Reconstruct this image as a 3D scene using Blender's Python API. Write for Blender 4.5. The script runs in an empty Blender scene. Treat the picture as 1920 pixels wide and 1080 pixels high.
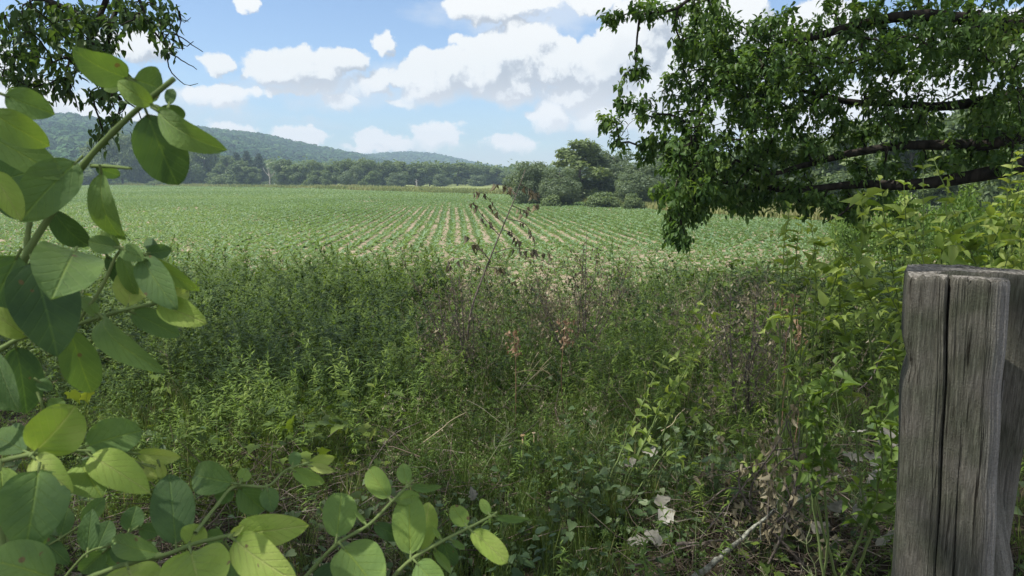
import bpy, math, random
import numpy as np
from mathutils import Vector

SEED = 7
rng = np.random.default_rng(SEED)
random.seed(SEED)
scene = bpy.context.scene
COL = scene.collection
pi = math.pi

# ------------------------------------------------------------------ camera
CAM = np.array([0.0, 0.0, 1.6])
F = 1300.0                                   # focal length in pixels of the 1920 px wide photograph
TH = math.atan(205.0 / F)
FW = np.array([0, math.cos(TH), -math.sin(TH)])
UP = np.array([0, math.sin(TH), math.cos(TH)])
RT = np.array([1.0, 0, 0])

def P(px, py, d):
    return CAM + d * (FW + RT * (px - 960) / F + UP * (540 - py) / F)

def pix(p):
    q = np.asarray(p) - CAM
    d = q @ FW
    d = np.where(np.abs(d) < 1e-6, 1e-6, d)
    return 960 + F * (q @ RT) / d, 540 - F * (q @ UP) / d, d

cd = bpy.data.cameras.new('camera'); cam = bpy.data.objects.new('camera', cd); COL.objects.link(cam)
cam.location = CAM; cam.rotation_euler = (pi / 2 - TH, 0, 0)
cd.sensor_width = 36; cd.lens = 36 * F / 1920; cd.clip_start = 0.02; cd.clip_end = 9000
cd.dof.use_dof = True; cd.dof.focus_distance = 9.0; cd.dof.aperture_fstop = 22.0
scene.camera = cam

# ------------------------------------------------------------------ helpers
def norm(a):
    return a / np.maximum(np.linalg.norm(a, axis=-1, keepdims=True), 1e-9)

def tag(o, label=None, cat=None, group=None, kind=None):
    if label: o['label'] = label
    if cat: o['category'] = cat
    if group: o['group'] = group
    if kind: o['kind'] = kind
    return o

def empty(name, loc, label=None, cat=None, group=None):
    o = bpy.data.objects.new(name, None); COL.objects.link(o); o.location = [float(v) for v in loc]
    o.empty_display_size = 0.1
    return tag(o, label, cat, group)

class MB:
    """collects triangles with a tint (0..1) and, for big leaves, two leaf coordinates"""
    def __init__(s):
        s.V = []; s.Fc = []; s.T = []; s.U = []; s.n = 0; s.uv = False
    def add(s, V, Fc, T=0.5, U=None):
        V = np.asarray(V, float).reshape(-1, 3); Fc = np.asarray(Fc, int).reshape(-1, 3)
        s.V.append(V); s.Fc.append(Fc + s.n)
        s.T.append(np.broadcast_to(np.asarray(T, float), (len(V),)))
        if U is not None: s.uv = True; s.U.append(U)
        else: s.U.append(np.zeros((len(V), 2)))
        s.n += len(V)
    def arrays(s):
        return np.concatenate(s.V), np.concatenate(s.Fc), np.concatenate(s.T)
    def build(s, name, mat, parent=None, origin=None, smooth=False):
        if not s.V: return None
        V, Fc, T = s.arrays()
        if origin is not None: V = V - np.asarray(origin)
        me = bpy.data.meshes.new(name)
        me.vertices.add(len(V)); me.vertices.foreach_set('co', V.astype(np.float32).ravel())
        me.loops.add(len(Fc) * 3); me.loops.foreach_set('vertex_index', Fc.astype(np.int32).ravel())
        me.polygons.add(len(Fc)); me.polygons.foreach_set('loop_start', np.arange(0, len(Fc) * 3, 3, dtype=np.int32))
        if smooth: me.polygons.foreach_set('use_smooth', np.ones(len(Fc), bool))
        a = me.attributes.new('tint', 'FLOAT', 'POINT'); a.data.foreach_set('value', T.astype(np.float32))
        if s.uv:
            b = me.attributes.new('leafco', 'FLOAT_VECTOR', 'POINT')
            U = np.concatenate(s.U); b.data.foreach_set('vector', np.c_[U, np.zeros(len(U))].astype(np.float32).ravel())
        me.update(); me.validate(verbose=False)
        me.materials.append(mat)
        o = bpy.data.objects.new(name, me); COL.objects.link(o)
        if parent is not None: o.parent = parent
        return o

# leaf outlines: (side in half widths, along, lift in lengths)
def tpl(v, f): return np.array(v, float), np.array(f, int)
KITE = tpl([(0, 0, 0), (1, .42, .07), (0, 1, 0), (-1, .42, .07)], [(0, 1, 2), (0, 2, 3)])
LEAF = tpl([(0, 0, 0), (0, .35, 0), (0, .7, 0), (0, 1, 0), (.9, .3, .08), (.72, .66, .06), (-.9, .3, .08), (-.72, .66, .06)],
           [(0, 4, 1), (0, 1, 6), (1, 4, 5), (1, 5, 2), (1, 2, 7), (1, 7, 6), (2, 5, 3), (2, 3, 7)])
BLADE = tpl([(.45, 0, 0), (-.45, 0, 0), (1, .3, 0), (-1, .3, 0), (.7, .65, 0), (-.7, .65, 0), (0, 1, 0)],
            [(0, 2, 3), (0, 3, 1), (2, 4, 5), (2, 5, 3), (4, 6, 5)])
LOBED = tpl([(0, .12, 0), (.25, 0, .02), (.75, .05, .03), (.7, .3, .04), (1.0, .5, .02), (.55, .6, .04), (.4, .72, .03), (0, 1.05, -.05),
             (-.4, .72, .03), (-.55, .6, .04), (-1.0, .5, .02), (-.7, .3, .04), (-.75, .05, .03), (-.25, 0, .02), (0, .45, 0)],
            [(14, i, i + 1) for i in range(0, 13)] + [(14, 13, 0)])
HEART = tpl([(0, .1, 0), (.45, 0, .05), (.95, .2, .08), (.8, .5, .06), (.4, .8, .03), (0, 1.05, -.04), (-.4, .8, .03), (-.8, .5, .06), (-.95, .2, .08), (-.45, 0, .05), (0, .45, -.02)],
            [(10, i, i + 1) for i in range(0, 9)] + [(10, 9, 0)])

def place(mb, T, pos, D, N, L, W, tint, droop=0.0, curl=0.0):
    """put the leaf outline T at every pos; D along the leaf, N its upper side"""
    tv, tf = T; n = len(pos)
    if n == 0: return
    D = norm(D); N = N - (N * D).sum(-1, keepdims=True) * D; N = norm(N); S = np.cross(D, N)
    L = np.broadcast_to(np.asarray(L, float), (n,)); W = np.broadcast_to(np.asarray(W, float), (n,))
    dr = np.broadcast_to(np.asarray(droop, float), (n,)); cu = np.broadcast_to(np.asarray(curl, float), (n,))
    h = tv[None, :, 2] * (1 + 3 * cu[:, None]) - dr[:, None] * tv[None, :, 1] ** 2
    along = tv[None, :, 1] * (1 - 0.25 * dr[:, None] * tv[None, :, 1])
    V = pos[:, None, :] + D[:, None, :] * (L[:, None] * along)[..., None] + S[:, None, :] * (W[:, None] * .5 * tv[None, :, 0])[..., None] \
        + N[:, None, :] * (L[:, None] * h)[..., None]
    k = len(tv)
    Fc = tf[None] + (np.arange(n) * k)[:, None, None]
    mb.add(V.reshape(-1, 3), Fc.reshape(-1, 3), np.repeat(np.broadcast_to(tint, (n,)), k))

def tube(mb, pts, rad, n=6, tint=0.5, jitter=0.0):
    pts = np.asarray(pts, float); m = len(pts)
    rad = np.broadcast_to(np.asarray(rad, float), (m,))
    tg = norm(np.gradient(pts, axis=0)) if m > 2 else norm(np.repeat((pts[-1:] - pts[:1]), m, 0))
    ref = np.array([0.31, 0.17, 0.94]) if abs(tg[0, 2]) < .9 else np.array([1.0, .1, 0])
    a = norm(np.cross(tg, ref)); b = np.cross(tg, a)
    an = np.arange(n) * 2 * pi / n
    ring = a[:, None] * np.cos(an)[None, :, None] + b[:, None] * np.sin(an)[None, :, None]
    rr = rad[:, None, None]
    if jitter: rr = rr * (1 + rng.normal(0, jitter, (m, n, 1)))
    V = (pts[:, None] + ring * rr).reshape(-1, 3)
    i = np.arange(m - 1)[:, None] * n; j = np.arange(n)[None]; k = (j + 1) % n
    A = (i + j).ravel(); B = (i + k).ravel(); C_ = (i + n + k).ravel(); D_ = (i + n + j).ravel()
    Fc = np.r_[np.c_[A, B, C_], np.c_[A, C_, D_]]
    V = np.r_[V, pts[-1:]]; e = len(V) - 1; q = (m - 1) * n
    Fc = np.r_[Fc, np.c_[q + np.arange(n), q + (np.arange(n) + 1) % n, np.full(n, e)]]
    mb.add(V, Fc, tint)

def smooth_path(pts, n):
    pts = np.asarray(pts, float); m = len(pts)
    if m == 2: return pts[0] + (pts[1] - pts[0]) * np.linspace(0, 1, n)[:, None]
    t = np.r_[0, np.cumsum(np.linalg.norm(np.diff(pts, axis=0), axis=1))]; t /= t[-1]
    x = np.linspace(0, 1, n); ext = np.vstack([2 * pts[0] - pts[1], pts, 2 * pts[-1] - pts[-2]])
    i = np.clip(np.searchsorted(t, x, side='right') - 1, 0, m - 2)
    u = ((x - t[i]) / (t[i + 1] - t[i]))[:, None]
    p0, p1, p2, p3 = ext[i], ext[i + 1], ext[i + 2], ext[i + 3]
    return .5 * (2 * p1 + (p2 - p0) * u + (2 * p0 - 5 * p1 + 4 * p2 - p3) * u ** 2 + (3 * p1 - p0 - 3 * p2 + p3) * u ** 3)

def vnoise(x, y, s, seed=0):
    """smooth value noise in the plane"""
    x = np.asarray(x, float) / s; y = np.asarray(y, float) / s
    xi = np.floor(x).astype(int); yi = np.floor(y).astype(int); fx = x - xi; fy = y - yi
    def h(a, b):
        v = np.sin(a * 127.1 + b * 311.7 + seed * 74.7) * 43758.5453
        return v - np.floor(v)
    fx = fx * fx * (3 - 2 * fx); fy = fy * fy * (3 - 2 * fy)
    return (h(xi, yi) * (1 - fx) + h(xi + 1, yi) * fx) * (1 - fy) + (h(xi, yi + 1) * (1 - fx) + h(xi + 1, yi + 1) * fx) * fy

def sstep(a, b, x):
    t = np.clip((np.asarray(x, float) - a) / (b - a), 0, 1); return t * t * (3 - 2 * t)

def rdir(n):
    return norm(rng.normal(size=(n, 3)))

# ------------------------------------------------------------------ materials
def newmat(name):
    m = bpy.data.materials.new(name); m.use_nodes = True
    nt = m.node_tree; nt.nodes.clear()
    out = nt.nodes.new('ShaderNodeOutputMaterial')
    return m, nt, out

def ramp(nt, cols, pos=None):
    r = nt.nodes.new('ShaderNodeValToRGB'); cr = r.color_ramp
    pos = pos or [i / (len(cols) - 1) for i in range(len(cols))]
    while len(cr.elements) < len(cols): cr.elements.new(0.5)
    for e, c, p in zip(cr.elements, cols, pos):
        e.position = p; e.color = (*c, 1)
    return r

def leaf_mat(name, cols, trans=0.35, tcol=(1.25, 1.25, .5), rough=.5, spec=.3, pos=None):
    m, nt, out = newmat(name); N = nt.nodes; Lk = nt.links
    at = N.new('ShaderNodeAttribute'); at.attribute_name = 'tint'
    r = ramp(nt, cols, pos); Lk.new(at.outputs['Fac'], r.inputs[0])
    b = N.new('ShaderNodeBsdfPrincipled'); b.inputs['Roughness'].default_value = rough
    b.inputs['Specular IOR Level'].default_value = spec
    Lk.new(r.outputs[0], b.inputs['Base Color'])
    if trans <= 0:
        Lk.new(b.outputs[0], out.inputs[0]); return m
    mu = N.new('ShaderNodeMix'); mu.data_type = 'RGBA'; mu.blend_type = 'MULTIPLY'; mu.inputs[0].default_value = 1
    Lk.new(r.outputs[0], mu.inputs[6]); mu.inputs[7].default_value = (*tcol, 1)
    t = N.new('ShaderNodeBsdfTranslucent'); Lk.new(mu.outputs[2], t.inputs[0])
    mx = N.new('ShaderNodeMixShader'); mx.inputs[0].default_value = trans
    Lk.new(b.outputs[0], mx.inputs[1]); Lk.new(t.outputs[0], mx.inputs[2]); Lk.new(mx.outputs[0], out.inputs[0])
    return m

def bark_mat(name, c1, c2, scale=20, stretch=.2, bump=.5):
    m, nt, out = newmat(name); N = nt.nodes; Lk = nt.links
    tc = N.new('ShaderNodeTexCoord'); mp = N.new('ShaderNodeMapping'); mp.inputs['Scale'].default_value = (1, 1, stretch)
    Lk.new(tc.outputs['Object'], mp.inputs[0])
    n = N.new('ShaderNodeTexNoise'); n.inputs['Scale'].default_value = scale; n.inputs['Detail'].default_value = 6
    Lk.new(mp.outputs[0], n.inputs[0])
    r = ramp(nt, [c1, c2], [.35, .68]); Lk.new(n.outputs[0], r.inputs[0])
    b = N.new('ShaderNodeBsdfPrincipled'); b.inputs['Roughness'].default_value = .85; b.inputs['Specular IOR Level'].default_value = .2
    Lk.new(r.outputs[0], b.inputs['Base Color'])
    bp = N.new('ShaderNodeBump'); bp.inputs['Strength'].default_value = bump; bp.inputs['Distance'].default_value = .01
    Lk.new(n.outputs[0], bp.inputs['Height']); Lk.new(bp.outputs[0], b.inputs['Normal'])
    Lk.new(b.outputs[0], out.inputs[0]); return m

def big_leaf_mat(name, cols):
    """broad leaf with a pale midrib and side veins along the leaf's own coordinates"""
    m, nt, out = newmat(name); N = nt.nodes; Lk = nt.links
    def M(op, a, b=None, c=None):
        k = N.new('ShaderNodeMath'); k.operation = op
        for i, v in enumerate((a, b, c)):
            if v is None: continue
            if isinstance(v, (int, float)): k.inputs[i].default_value = v
            else: Lk.new(v, k.inputs[i])
        return k.outputs[0]
    at = N.new('ShaderNodeAttribute'); at.attribute_name = 'tint'
    lc = N.new('ShaderNodeAttribute'); lc.attribute_name = 'leafco'
    sp = N.new('ShaderNodeSeparateXYZ'); Lk.new(lc.outputs['Vector'], sp.inputs[0])
    s_ = M('ABSOLUTE', sp.outputs[0])
    mid = M('SUBTRACT', 1.0, M('SMOOTHSTEP' if False else 'MULTIPLY', s_, 16)); mid = M('MAXIMUM', mid, 0)
    ph = M('FRACT', M('MULTIPLY', M('SUBTRACT', sp.outputs[1], M('MULTIPLY', s_, .42)), 6.5))
    side = M('MAXIMUM', M('SUBTRACT', 1.0, M('MULTIPLY', M('ABSOLUTE', M('SUBTRACT', ph, .5)), 11)), 0); side = M('MULTIPLY', side, M('SUBTRACT', 1.0, M('MULTIPLY', s_, .8)))
    tc = N.new('ShaderNodeTexCoord')
    n1 = N.new('ShaderNodeTexNoise'); n1.inputs['Scale'].default_value = 38; n1.inputs['Detail'].default_value = 4
    n2 = N.new('ShaderNodeTexNoise'); n2.inputs['Scale'].default_value = 420; n2.inputs['Detail'].default_value = 2
    Lk.new(tc.outputs['Object'], n1.inputs[0]); Lk.new(tc.outputs['Object'], n2.inputs[0])
    tt = M('ADD', at.outputs['Fac'], M('MULTIPLY', M('SUBTRACT', n1.outputs[0], .5), .5))
    tt = M('ADD', tt, M('ADD', M('MULTIPLY', mid, .22), M('MULTIPLY', side, .13)))
    r0 = ramp(nt, cols); Lk.new(tt, r0.inputs[0])
    vs = N.new('ShaderNodeTexVoronoi'); vs.inputs['Scale'].default_value = 85; Lk.new(tc.outputs['Object'], vs.inputs['Vector'])
    n5 = N.new('ShaderNodeTexNoise'); n5.inputs['Scale'].default_value = 23; Lk.new(tc.outputs['Object'], n5.inputs[0])
    spot = M('MULTIPLY', M('LESS_THAN', vs.outputs['Distance'], .16), M('GREATER_THAN', n5.outputs[0], .60))
    r = N.new('ShaderNodeMix'); r.data_type = 'RGBA'; Lk.new(spot, r.inputs[0]); Lk.new(r0.outputs[0], r.inputs[6]); r.inputs[7].default_value = (.17, .13, .06, 1)
    r = type('o', (), {'outputs': [r.outputs[2]]})
    hgt = M('ADD', M('MULTIPLY', M('ADD', mid, M('MULTIPLY', side, .6)), -1.0), M('MULTIPLY', n2.outputs[0], .5))
    bp = N.new('ShaderNodeBump'); bp.inputs['Strength'].default_value = .6; bp.inputs['Distance'].default_value = .0014
    Lk.new(hgt, bp.inputs['Height'])
    b = N.new('ShaderNodeBsdfPrincipled'); b.inputs['Roughness'].default_value = .65; b.inputs['Specular IOR Level'].default_value = .22
    b.inputs['Sheen Weight'].default_value = .15
    Lk.new(r.outputs[0], b.inputs['Base Color']); Lk.new(bp.outputs[0], b.inputs['Normal'])
    mu = N.new('ShaderNodeMix'); mu.data_type = 'RGBA'; mu.blend_type = 'MULTIPLY'; mu.inputs[0].default_value = 1
    Lk.new(r.outputs[0], mu.inputs[6]); mu.inputs[7].default_value = (1.25, 1.3, .5, 1)
    t = N.new('ShaderNodeBsdfTranslucent'); Lk.new(mu.outputs[2], t.inputs[0])
    mx = N.new('ShaderNodeMixShader'); mx.inputs[0].default_value = .33
    Lk.new(b.outputs[0], mx.inputs[1]); Lk.new(t.outputs[0], mx.inputs[2]); Lk.new(mx.outputs[0], out.inputs[0])
    return m

M_HON = big_leaf_mat('honeysuckle leaf', [(.05, .10, .042), (.105, .19, .062), (.18, .285, .072), (.27, .385, .068), (.41, .48, .14)])
M_HONB = leaf_mat('honeysuckle small leaf', [(.045, .09, .025), (.11, .185, .04), (.21, .30, .065), (.36, .43, .12)], .42)
M_STEM = leaf_mat('green stem', [(.08, .12, .04), (.15, .21, .07), (.24, .29, .11)], 0, rough=.8, spec=.15)
M_TREE = leaf_mat('box elder leaf', [(.045, .095, .03), (.08, .155, .042), (.125, .215, .055), (.19, .27, .07)], .45)
M_TREEL = leaf_mat('cherry leaf', [(.045, .08, .035), (.07, .13, .045), (.10, .17, .05), (.15, .2, .06)], .4)
M_FAR = leaf_mat('broadleaf crown', [(.085, .13, .06), (.125, .18, .08), (.165, .225, .09), (.21, .27, .11)], .35)
M_SILV = leaf_mat('silvery crown', [(.09, .13, .075), (.13, .18, .10), (.17, .225, .125), (.21, .265, .15)], .35)
M_PINE = leaf_mat('pine needles', [(.02, .045, .025), (.03, .065, .035), (.045, .085, .045)], .1)
M_BUSH = leaf_mat('bush leaf', [(.06, .12, .03), (.11, .2, .045), (.18, .28, .06), (.27, .36, .09)], .4)
M_FOREST = leaf_mat('hill wood crown', [(.022, .058, .028), (.036, .085, .036), (.055, .115, .042), (.085, .145, .05)], 0, rough=.9, spec=.1)
M_BARK = bark_mat('dark bark', (.012, .01, .008), (.05, .042, .034), 14)
M_BARKG = bark_mat('grey bark', (.07, .06, .05), (.2, .18, .15), 12)
M_LICHEN = bark_mat('lichen bark', (.10, .095, .075), (.36, .37, .30), 60, 1, .8)
M_TWIG = bark_mat('twig bark', (.07, .055, .045), (.22, .19, .16), 60, 1, .5)
M_GOLD = leaf_mat('goldenrod leaf', [(.06, .11, .025), (.11, .185, .035), (.17, .255, .045), (.26, .335, .07)], .38)
M_DARKW = leaf_mat('dark weed leaf', [(.052, .095, .022), (.09, .148, .03), (.135, .2, .04), (.19, .255, .06)], .35)
M_GRASS = leaf_mat('grass blade', [(.06, .105, .025), (.11, .165, .038), (.18, .23, .06), (.38, .33, .17)], .32, pos=[0, .45, .85, 1])
M_FINE = leaf_mat('bedstraw leaf', [(.052, .10, .028), (.09, .16, .038), (.14, .22, .046), (.22, .28, .07)], .38)
M_VINE = leaf_mat('vine leaf', [(.05, .085, .02), (.1, .16, .03), (.17, .24, .04), (.26, .3, .06)], .4)
M_HERB = leaf_mat('herb leaf', [(.045, .085, .035), (.085, .14, .055), (.14, .2, .09), (.23, .28, .15)], .35)
M_BROWN = leaf_mat('withered leaf', [(.115, .105, .06), (.225, .195, .12), (.34, .295, .185), (.46, .42, .29)], .2, (1, .9, .7))
M_STRAW = leaf_mat('dry straw', [(.14, .10, .06), (.27, .21, .12), (.4, .34, .21), (.5, .45, .3)], .1, (1, .9, .7))
M_PALE = leaf_mat('bleached leaf', [(.13, .125, .10), (.24, .23, .19), (.36, .345, .30), (.52, .5, .45)], .2, (1, 1, .9))
M_LITTER = leaf_mat('leaf litter', [(.03, .024, .018), (.07, .055, .04), (.13, .1, .075), (.24, .21, .17)], 0, rough=.9)
M_CROP = leaf_mat('crop leaf', [(.12, .205, .10), (.165, .265, .13), (.21, .32, .16), (.29, .38, .21)], .35)
M_MEADOW = leaf_mat('meadow grass', [(.13, .18, .06), (.22, .27, .09), (.31, .34, .13), (.42, .39, .2)], .25)
M_POD = leaf_mat('seed pod', [(.1, .13, .06), (.2, .24, .11), (.3, .34, .17)], .1)

# ------------------------------------------------------------------ terrain
def Z(x, y):
    x = np.asarray(x, float); y = np.asarray(y, float)
    z = -1.7 * sstep(1.0, 17.0, y) ** .9
    z = z + .10 * (vnoise(x, y, 1.7, 3) - .5) * sstep(-1, 2, y) * (1 - sstep(14, 20, y))
    z = z + .35 * (vnoise(x, y, 60, 5) - .5) * sstep(30, 90, y) * (1 - sstep(400, 700, y))
    return z

def grid_axis(segs):
    out = []
    for a, b, n in segs: out += list(np.linspace(a, b, n, endpoint=False))
    return np.array(out + [segs[-1][1]])

def sheet(name, xs, ys, zf, mat, keep=None, lift=0.0):
    X, Y = np.meshgrid(xs, ys); V = np.c_[X.ravel(), Y.ravel(), (zf(X, Y) + lift).ravel()]
    nx = len(xs); i = np.arange(len(ys) - 1)[:, None] * nx; j = np.arange(nx - 1)[None]
    A = (i + j).ravel(); q = np.c_[A, A + 1, A + nx + 1, A + nx]
    if keep is not None:
        c = V[q].mean(1); q = q[keep(c[:, 0], c[:, 1])]
    u, inv = np.unique(q, return_inverse=True); q = inv.reshape(q.shape); V = V[u]
    me = bpy.data.meshes.new(name); me.from_pydata(V.tolist(), [], q.tolist()); me.update()
    me.polygons.foreach_set('use_smooth', np.ones(len(q), bool))
    me.materials.append(mat); o = bpy.data.objects.new(name, me); COL.objects.link(o); return o

def ground_mat():
    m, nt, out = newmat('meadow and litter ground'); N = nt.nodes; Lk = nt.links
    g = N.new('ShaderNodeNewGeometry'); sp = N.new('ShaderNodeSeparateXYZ'); Lk.new(g.outputs['Position'], sp.inputs[0])
    n = N.new('ShaderNodeTexNoise'); n.inputs['Scale'].default_value = 14; n.inputs['Detail'].default_value = 8
    Lk.new(g.outputs['Position'], n.inputs[0])
    n2 = N.new('ShaderNodeTexNoise'); n2.inputs['Scale'].default_value = .35; n2.inputs['Detail'].default_value = 8; n2.inputs['Roughness'].default_value = .65
    Lk.new(g.outputs['Position'], n2.inputs[0])
    r1 = ramp(nt, [(.02, .016, .011), (.06, .048, .032)], [.35, .7]); Lk.new(n.outputs[0], r1.inputs[0])
    r2 = ramp(nt, [(.13, .19, .06), (.22, .26, .09), (.30, .30, .13)], [.3, .5, .72]); Lk.new(n2.outputs[0], r2.inputs[0])
    mr = N.new('ShaderNodeMapRange'); mr.inputs[1].default_value = 15; mr.inputs[2].default_value = 19
    Lk.new(sp.outputs[1], mr.inputs[0])
    mx = N.new('ShaderNodeMix'); mx.data_type = 'RGBA'
    Lk.new(mr.outputs[0], mx.inputs[0]); Lk.new(r1.outputs[0], mx.inputs[6]); Lk.new(r2.outputs[0], mx.inputs[7])
    b = N.new('ShaderNodeBsdfPrincipled'); b.inputs['Roughness'].default_value = .95; b.inputs['Specular IOR Level'].default_value = .1
    Lk.new(mx.outputs[2], b.inputs['Base Color'])
    bp = N.new('ShaderNodeBump'); bp.inputs['Strength'].default_value = .8; bp.inputs['Distance'].default_value = .03
    Lk.new(n.outputs[0], bp.inputs['Height']); Lk.new(bp.outputs[0], b.inputs['Normal'])
    Lk.new(b.outputs[0], out.inputs[0]); return m

xs = grid_axis([(-2400, -400, 12), (-400, -60, 20), (-60, -14, 20), (-14, 14, 70), (14, 60, 20), (60, 400, 20), (400, 2400, 12)])
ys = grid_axis([(-200, -4, 12), (-4, 18, 60), (18, 120, 34), (120, 420, 30), (420, 2500, 16)])
tag(sheet('ground', xs, ys, Z, ground_mat()), kind='structure')

# field outline: far edge runs diagonally away to the left, right edge comes back towards the bank
FPOLY = np.array([(-420, 560), (-222, 352), (-89, 250), (-21, 168), (-1, 138), (5, 124), (10, 92), (15.5, 70), (23.5, 55), (40, 40), (60, 24), (60, 17.2), (-420, 17.2)])
def in_field(x, y):
    x = np.asarray(x); y = np.asarray(y); c = np.zeros(x.shape, bool); n = len(FPOLY)
    for i in range(n):
        x1, y1 = FPOLY[i]; x2, y2 = FPOLY[(i + 1) % n]
        if y1 == y2: continue
        t = ((y1 > y) != (y2 > y)) & (x < (x2 - x1) * (y - y1) / (y2 - y1) + x1)
        c ^= t
    return c
AZ = math.atan((863 - 960) / F)                  # the crop rows' heading
RD = np.array([math.sin(AZ), math.cos(AZ)]); RC = np.array([math.cos(AZ), -math.sin(AZ)])
ROW = .78
def row_zone(x, y):
    """1 where the rows run away from the camera, 0 on the headlands"""
    c = x * RC[0] + y * RC[1]; a = x * RD[0] + y * RD[1]
    w = (vnoise(x, y, 9, 11) - .5) * 4
    return sstep(29, 37, a + w * .6) * sstep(-6, 5, c + w + 8 + .36 * (a - 35)) * (1 - sstep(66, 96, a + w * 3 + .25 * c)) * (1 - sstep(15, 26, c + w))

def field_mat():
    m, nt, out = newmat('tilled soil'); N = nt.nodes; Lk = nt.links
    g = N.new('ShaderNodeNewGeometry')
    n = N.new('ShaderNodeTexNoise'); n.inputs['Scale'].default_value = 3.0; n.inputs['Detail'].default_value = 10; n.inputs['Roughness'].default_value = .7
    Lk.new(g.outputs['Position'], n.inputs[0])
    n2 = N.new('ShaderNodeTexNoise'); n2.inputs['Scale'].default_value = .08; n2.inputs['Detail'].default_value = 5
    Lk.new(g.outputs['Position'], n2.inputs[0])
    r = ramp(nt, [(.23, .20, .14), (.32, .275, .20), (.42, .365, .28)], [.3, .5, .72]); Lk.new(n.outputs[0], r.inputs[0])
    r2 = ramp(nt, [(.85, .85, .8), (1.1, 1.02, 1)], [.3, .7]); Lk.new(n2.outputs[0], r2.inputs[0])
    mx = N.new('ShaderNodeMix'); mx.data_type = 'RGBA'; mx.blend_type = 'MULTIPLY'; mx.inputs[0].default_value = 1
    Lk.new(r.outputs[0], mx.inputs[6]); Lk.new(r2.outputs[0], mx.inputs[7])
    b = N.new('ShaderNodeBsdfPrincipled'); b.inputs['Roughness'].default_value = .95; b.inputs['Specular IOR Level'].default_value = .1
    Lk.new(mx.outputs[2], b.inputs['Base Color'])
    bp = N.new('ShaderNodeBump'); bp.inputs['Strength'].default_value = 1; bp.inputs['Distance'].default_value = .05
    Lk.new(n.outputs[0], bp.inputs['Height']); Lk.new(bp.outputs[0], b.inputs['Normal'])
    Lk.new(b.outputs[0], out.inputs[0]); return m
fx = grid_axis([(-420, -60, 60), (-60, 60, 60)]); fy = grid_axis([(17.2, 130, 60), (130, 560, 120)])
tag(sheet('field', fx, fy, Z, field_mat(), in_field, .03), kind='structure')

# crop seedlings
def seedlings(mb, x, y, size, nb, tint):
    n = len(x); z = Z(x, y) + .02
    base = np.repeat(np.c_[x, y, z], nb, 0); k = n * nb
    a = rng.uniform(0, 2 * pi, k); el = rng.uniform(.35, 1.2, k)
    D = np.c_[np.cos(a) * np.cos(el), np.sin(a) * np.cos(el), np.sin(el)]
    L = np.repeat(size, nb) * rng.uniform(.7, 1.25, k)
    place(mb, KITE, base, D, np.tile([0, 0, 1.0], (k, 1)) + .2 * rdir(k), L, L * rng.uniform(.3, .5, k), np.clip(np.repeat(tint, nb) + rng.normal(0, .12, k), 0, 1), droop=.35)
def view_ok(x, y, z=-1.5, m=140):
    px, py, d = pix(np.stack([x, y, np.full_like(x, z)], -1)); return (d > 1) & (px > -m) & (px < 1920 + m)

mb = MB()
cs = np.arange(-40, 60) * ROW
for c in cs:                                                    # rows running away from the camera
    a = np.arange(30, 118, .17); a = a + rng.uniform(-.05, .05, len(a))
    cc = c + rng.normal(0, .035, len(a)) + .25 * np.sin(a / 23.0)
    x = cc * RC[0] + a * RD[0]; y = cc * RC[1] + a * RD[1]
    k = in_field(x, y) & (rng.random(len(a)) < row_zone(x, y) * .95) & view_ok(x, y)
    x, y = x[k], y[k]
    if len(x): seedlings(mb, x, y, .275 + .09 * vnoise(x, y, 5, 2), 5, .45 + .4 * (vnoise(x, y, 14, 8) - .5))
def headland(x0, x1, y0, y1, dens, size, nb, grow=1.0, amp=1.0):
    n = int((x1 - x0) * (y1 - y0) * dens); x = rng.uniform(x0, x1, n); y = rng.uniform(y0, y1, n)
    y = np.where(y < 130, np.round(y / .38) * .38 + rng.normal(0, .07, n), y)
    pr = (1 - row_zone(x, y)) * (grow + amp * (vnoise(x, y, 7, 21) - .5) + .35 * (vnoise(x, y, 1.6, 4) - .5))
    k = in_field(x, y) & (rng.random(n) < pr) & view_ok(x, y); x, y = x[k], y[k]
    seedlings(mb, x, y, size * (.8 + .4 * vnoise(x, y, 6, 9)), nb, .5 + .5 * (vnoise(x, y, 20, 8) - .5))
n = 22000; x = rng.uniform(-30, 40, n); y = rng.uniform(28, 100, n); k = in_field(x, y) & view_ok(x, y) & (rng.random(n) < row_zone(x, y) * (.15 + .9 * vnoise(x, y, 3, 14))); x, y = x[k], y[k]
seedlings(mb, x, y, .13 + .08 * rng.random(len(x)), 4, .6 + 0 * x)
headland(-60, 45, 17.2, 32, 24, .19, 5, .66)
headland(-60, 60, 32, 60, 20, .22, 4, .85)
headland(-110, 40, 60, 120, 8, .29, 4, 1.0)
headland(-250, 20, 120, 200, 3.6, .40, 4, 1.0)
headland(-420, 0, 200, 420, 1.2, .65, 4, 1.0)
o = mb.build('crop_seedlings', M_CROP)
tag(o, 'young green crop standing in rows across the tilled field', 'crop', kind='stuff')
mb = MB()                                                       # straw and stubble lying on the soil
n = 26000; x = rng.uniform(-40, 40, n); y = 17.5 + 60 * rng.random(n) ** 1.7
k = in_field(x, y) & view_ok(x, y); x, y = x[k], y[k]; n = len(x); a = rng.uniform(0, 2 * pi, n)
place(mb, KITE, np.c_[x, y, Z(x, y) + .05], np.c_[np.cos(a), np.sin(a), rng.uniform(0, .5, n)], np.tile([0, 0, 1.], (n, 1)), rng.uniform(.12, .3, n), rng.uniform(.03, .07, n), rng.uniform(.45, 1, n))
tag(mb.build('straw', M_STRAW), 'pale straw scattered on the bare soil between the seedlings', 'straw', kind='stuff')

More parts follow.
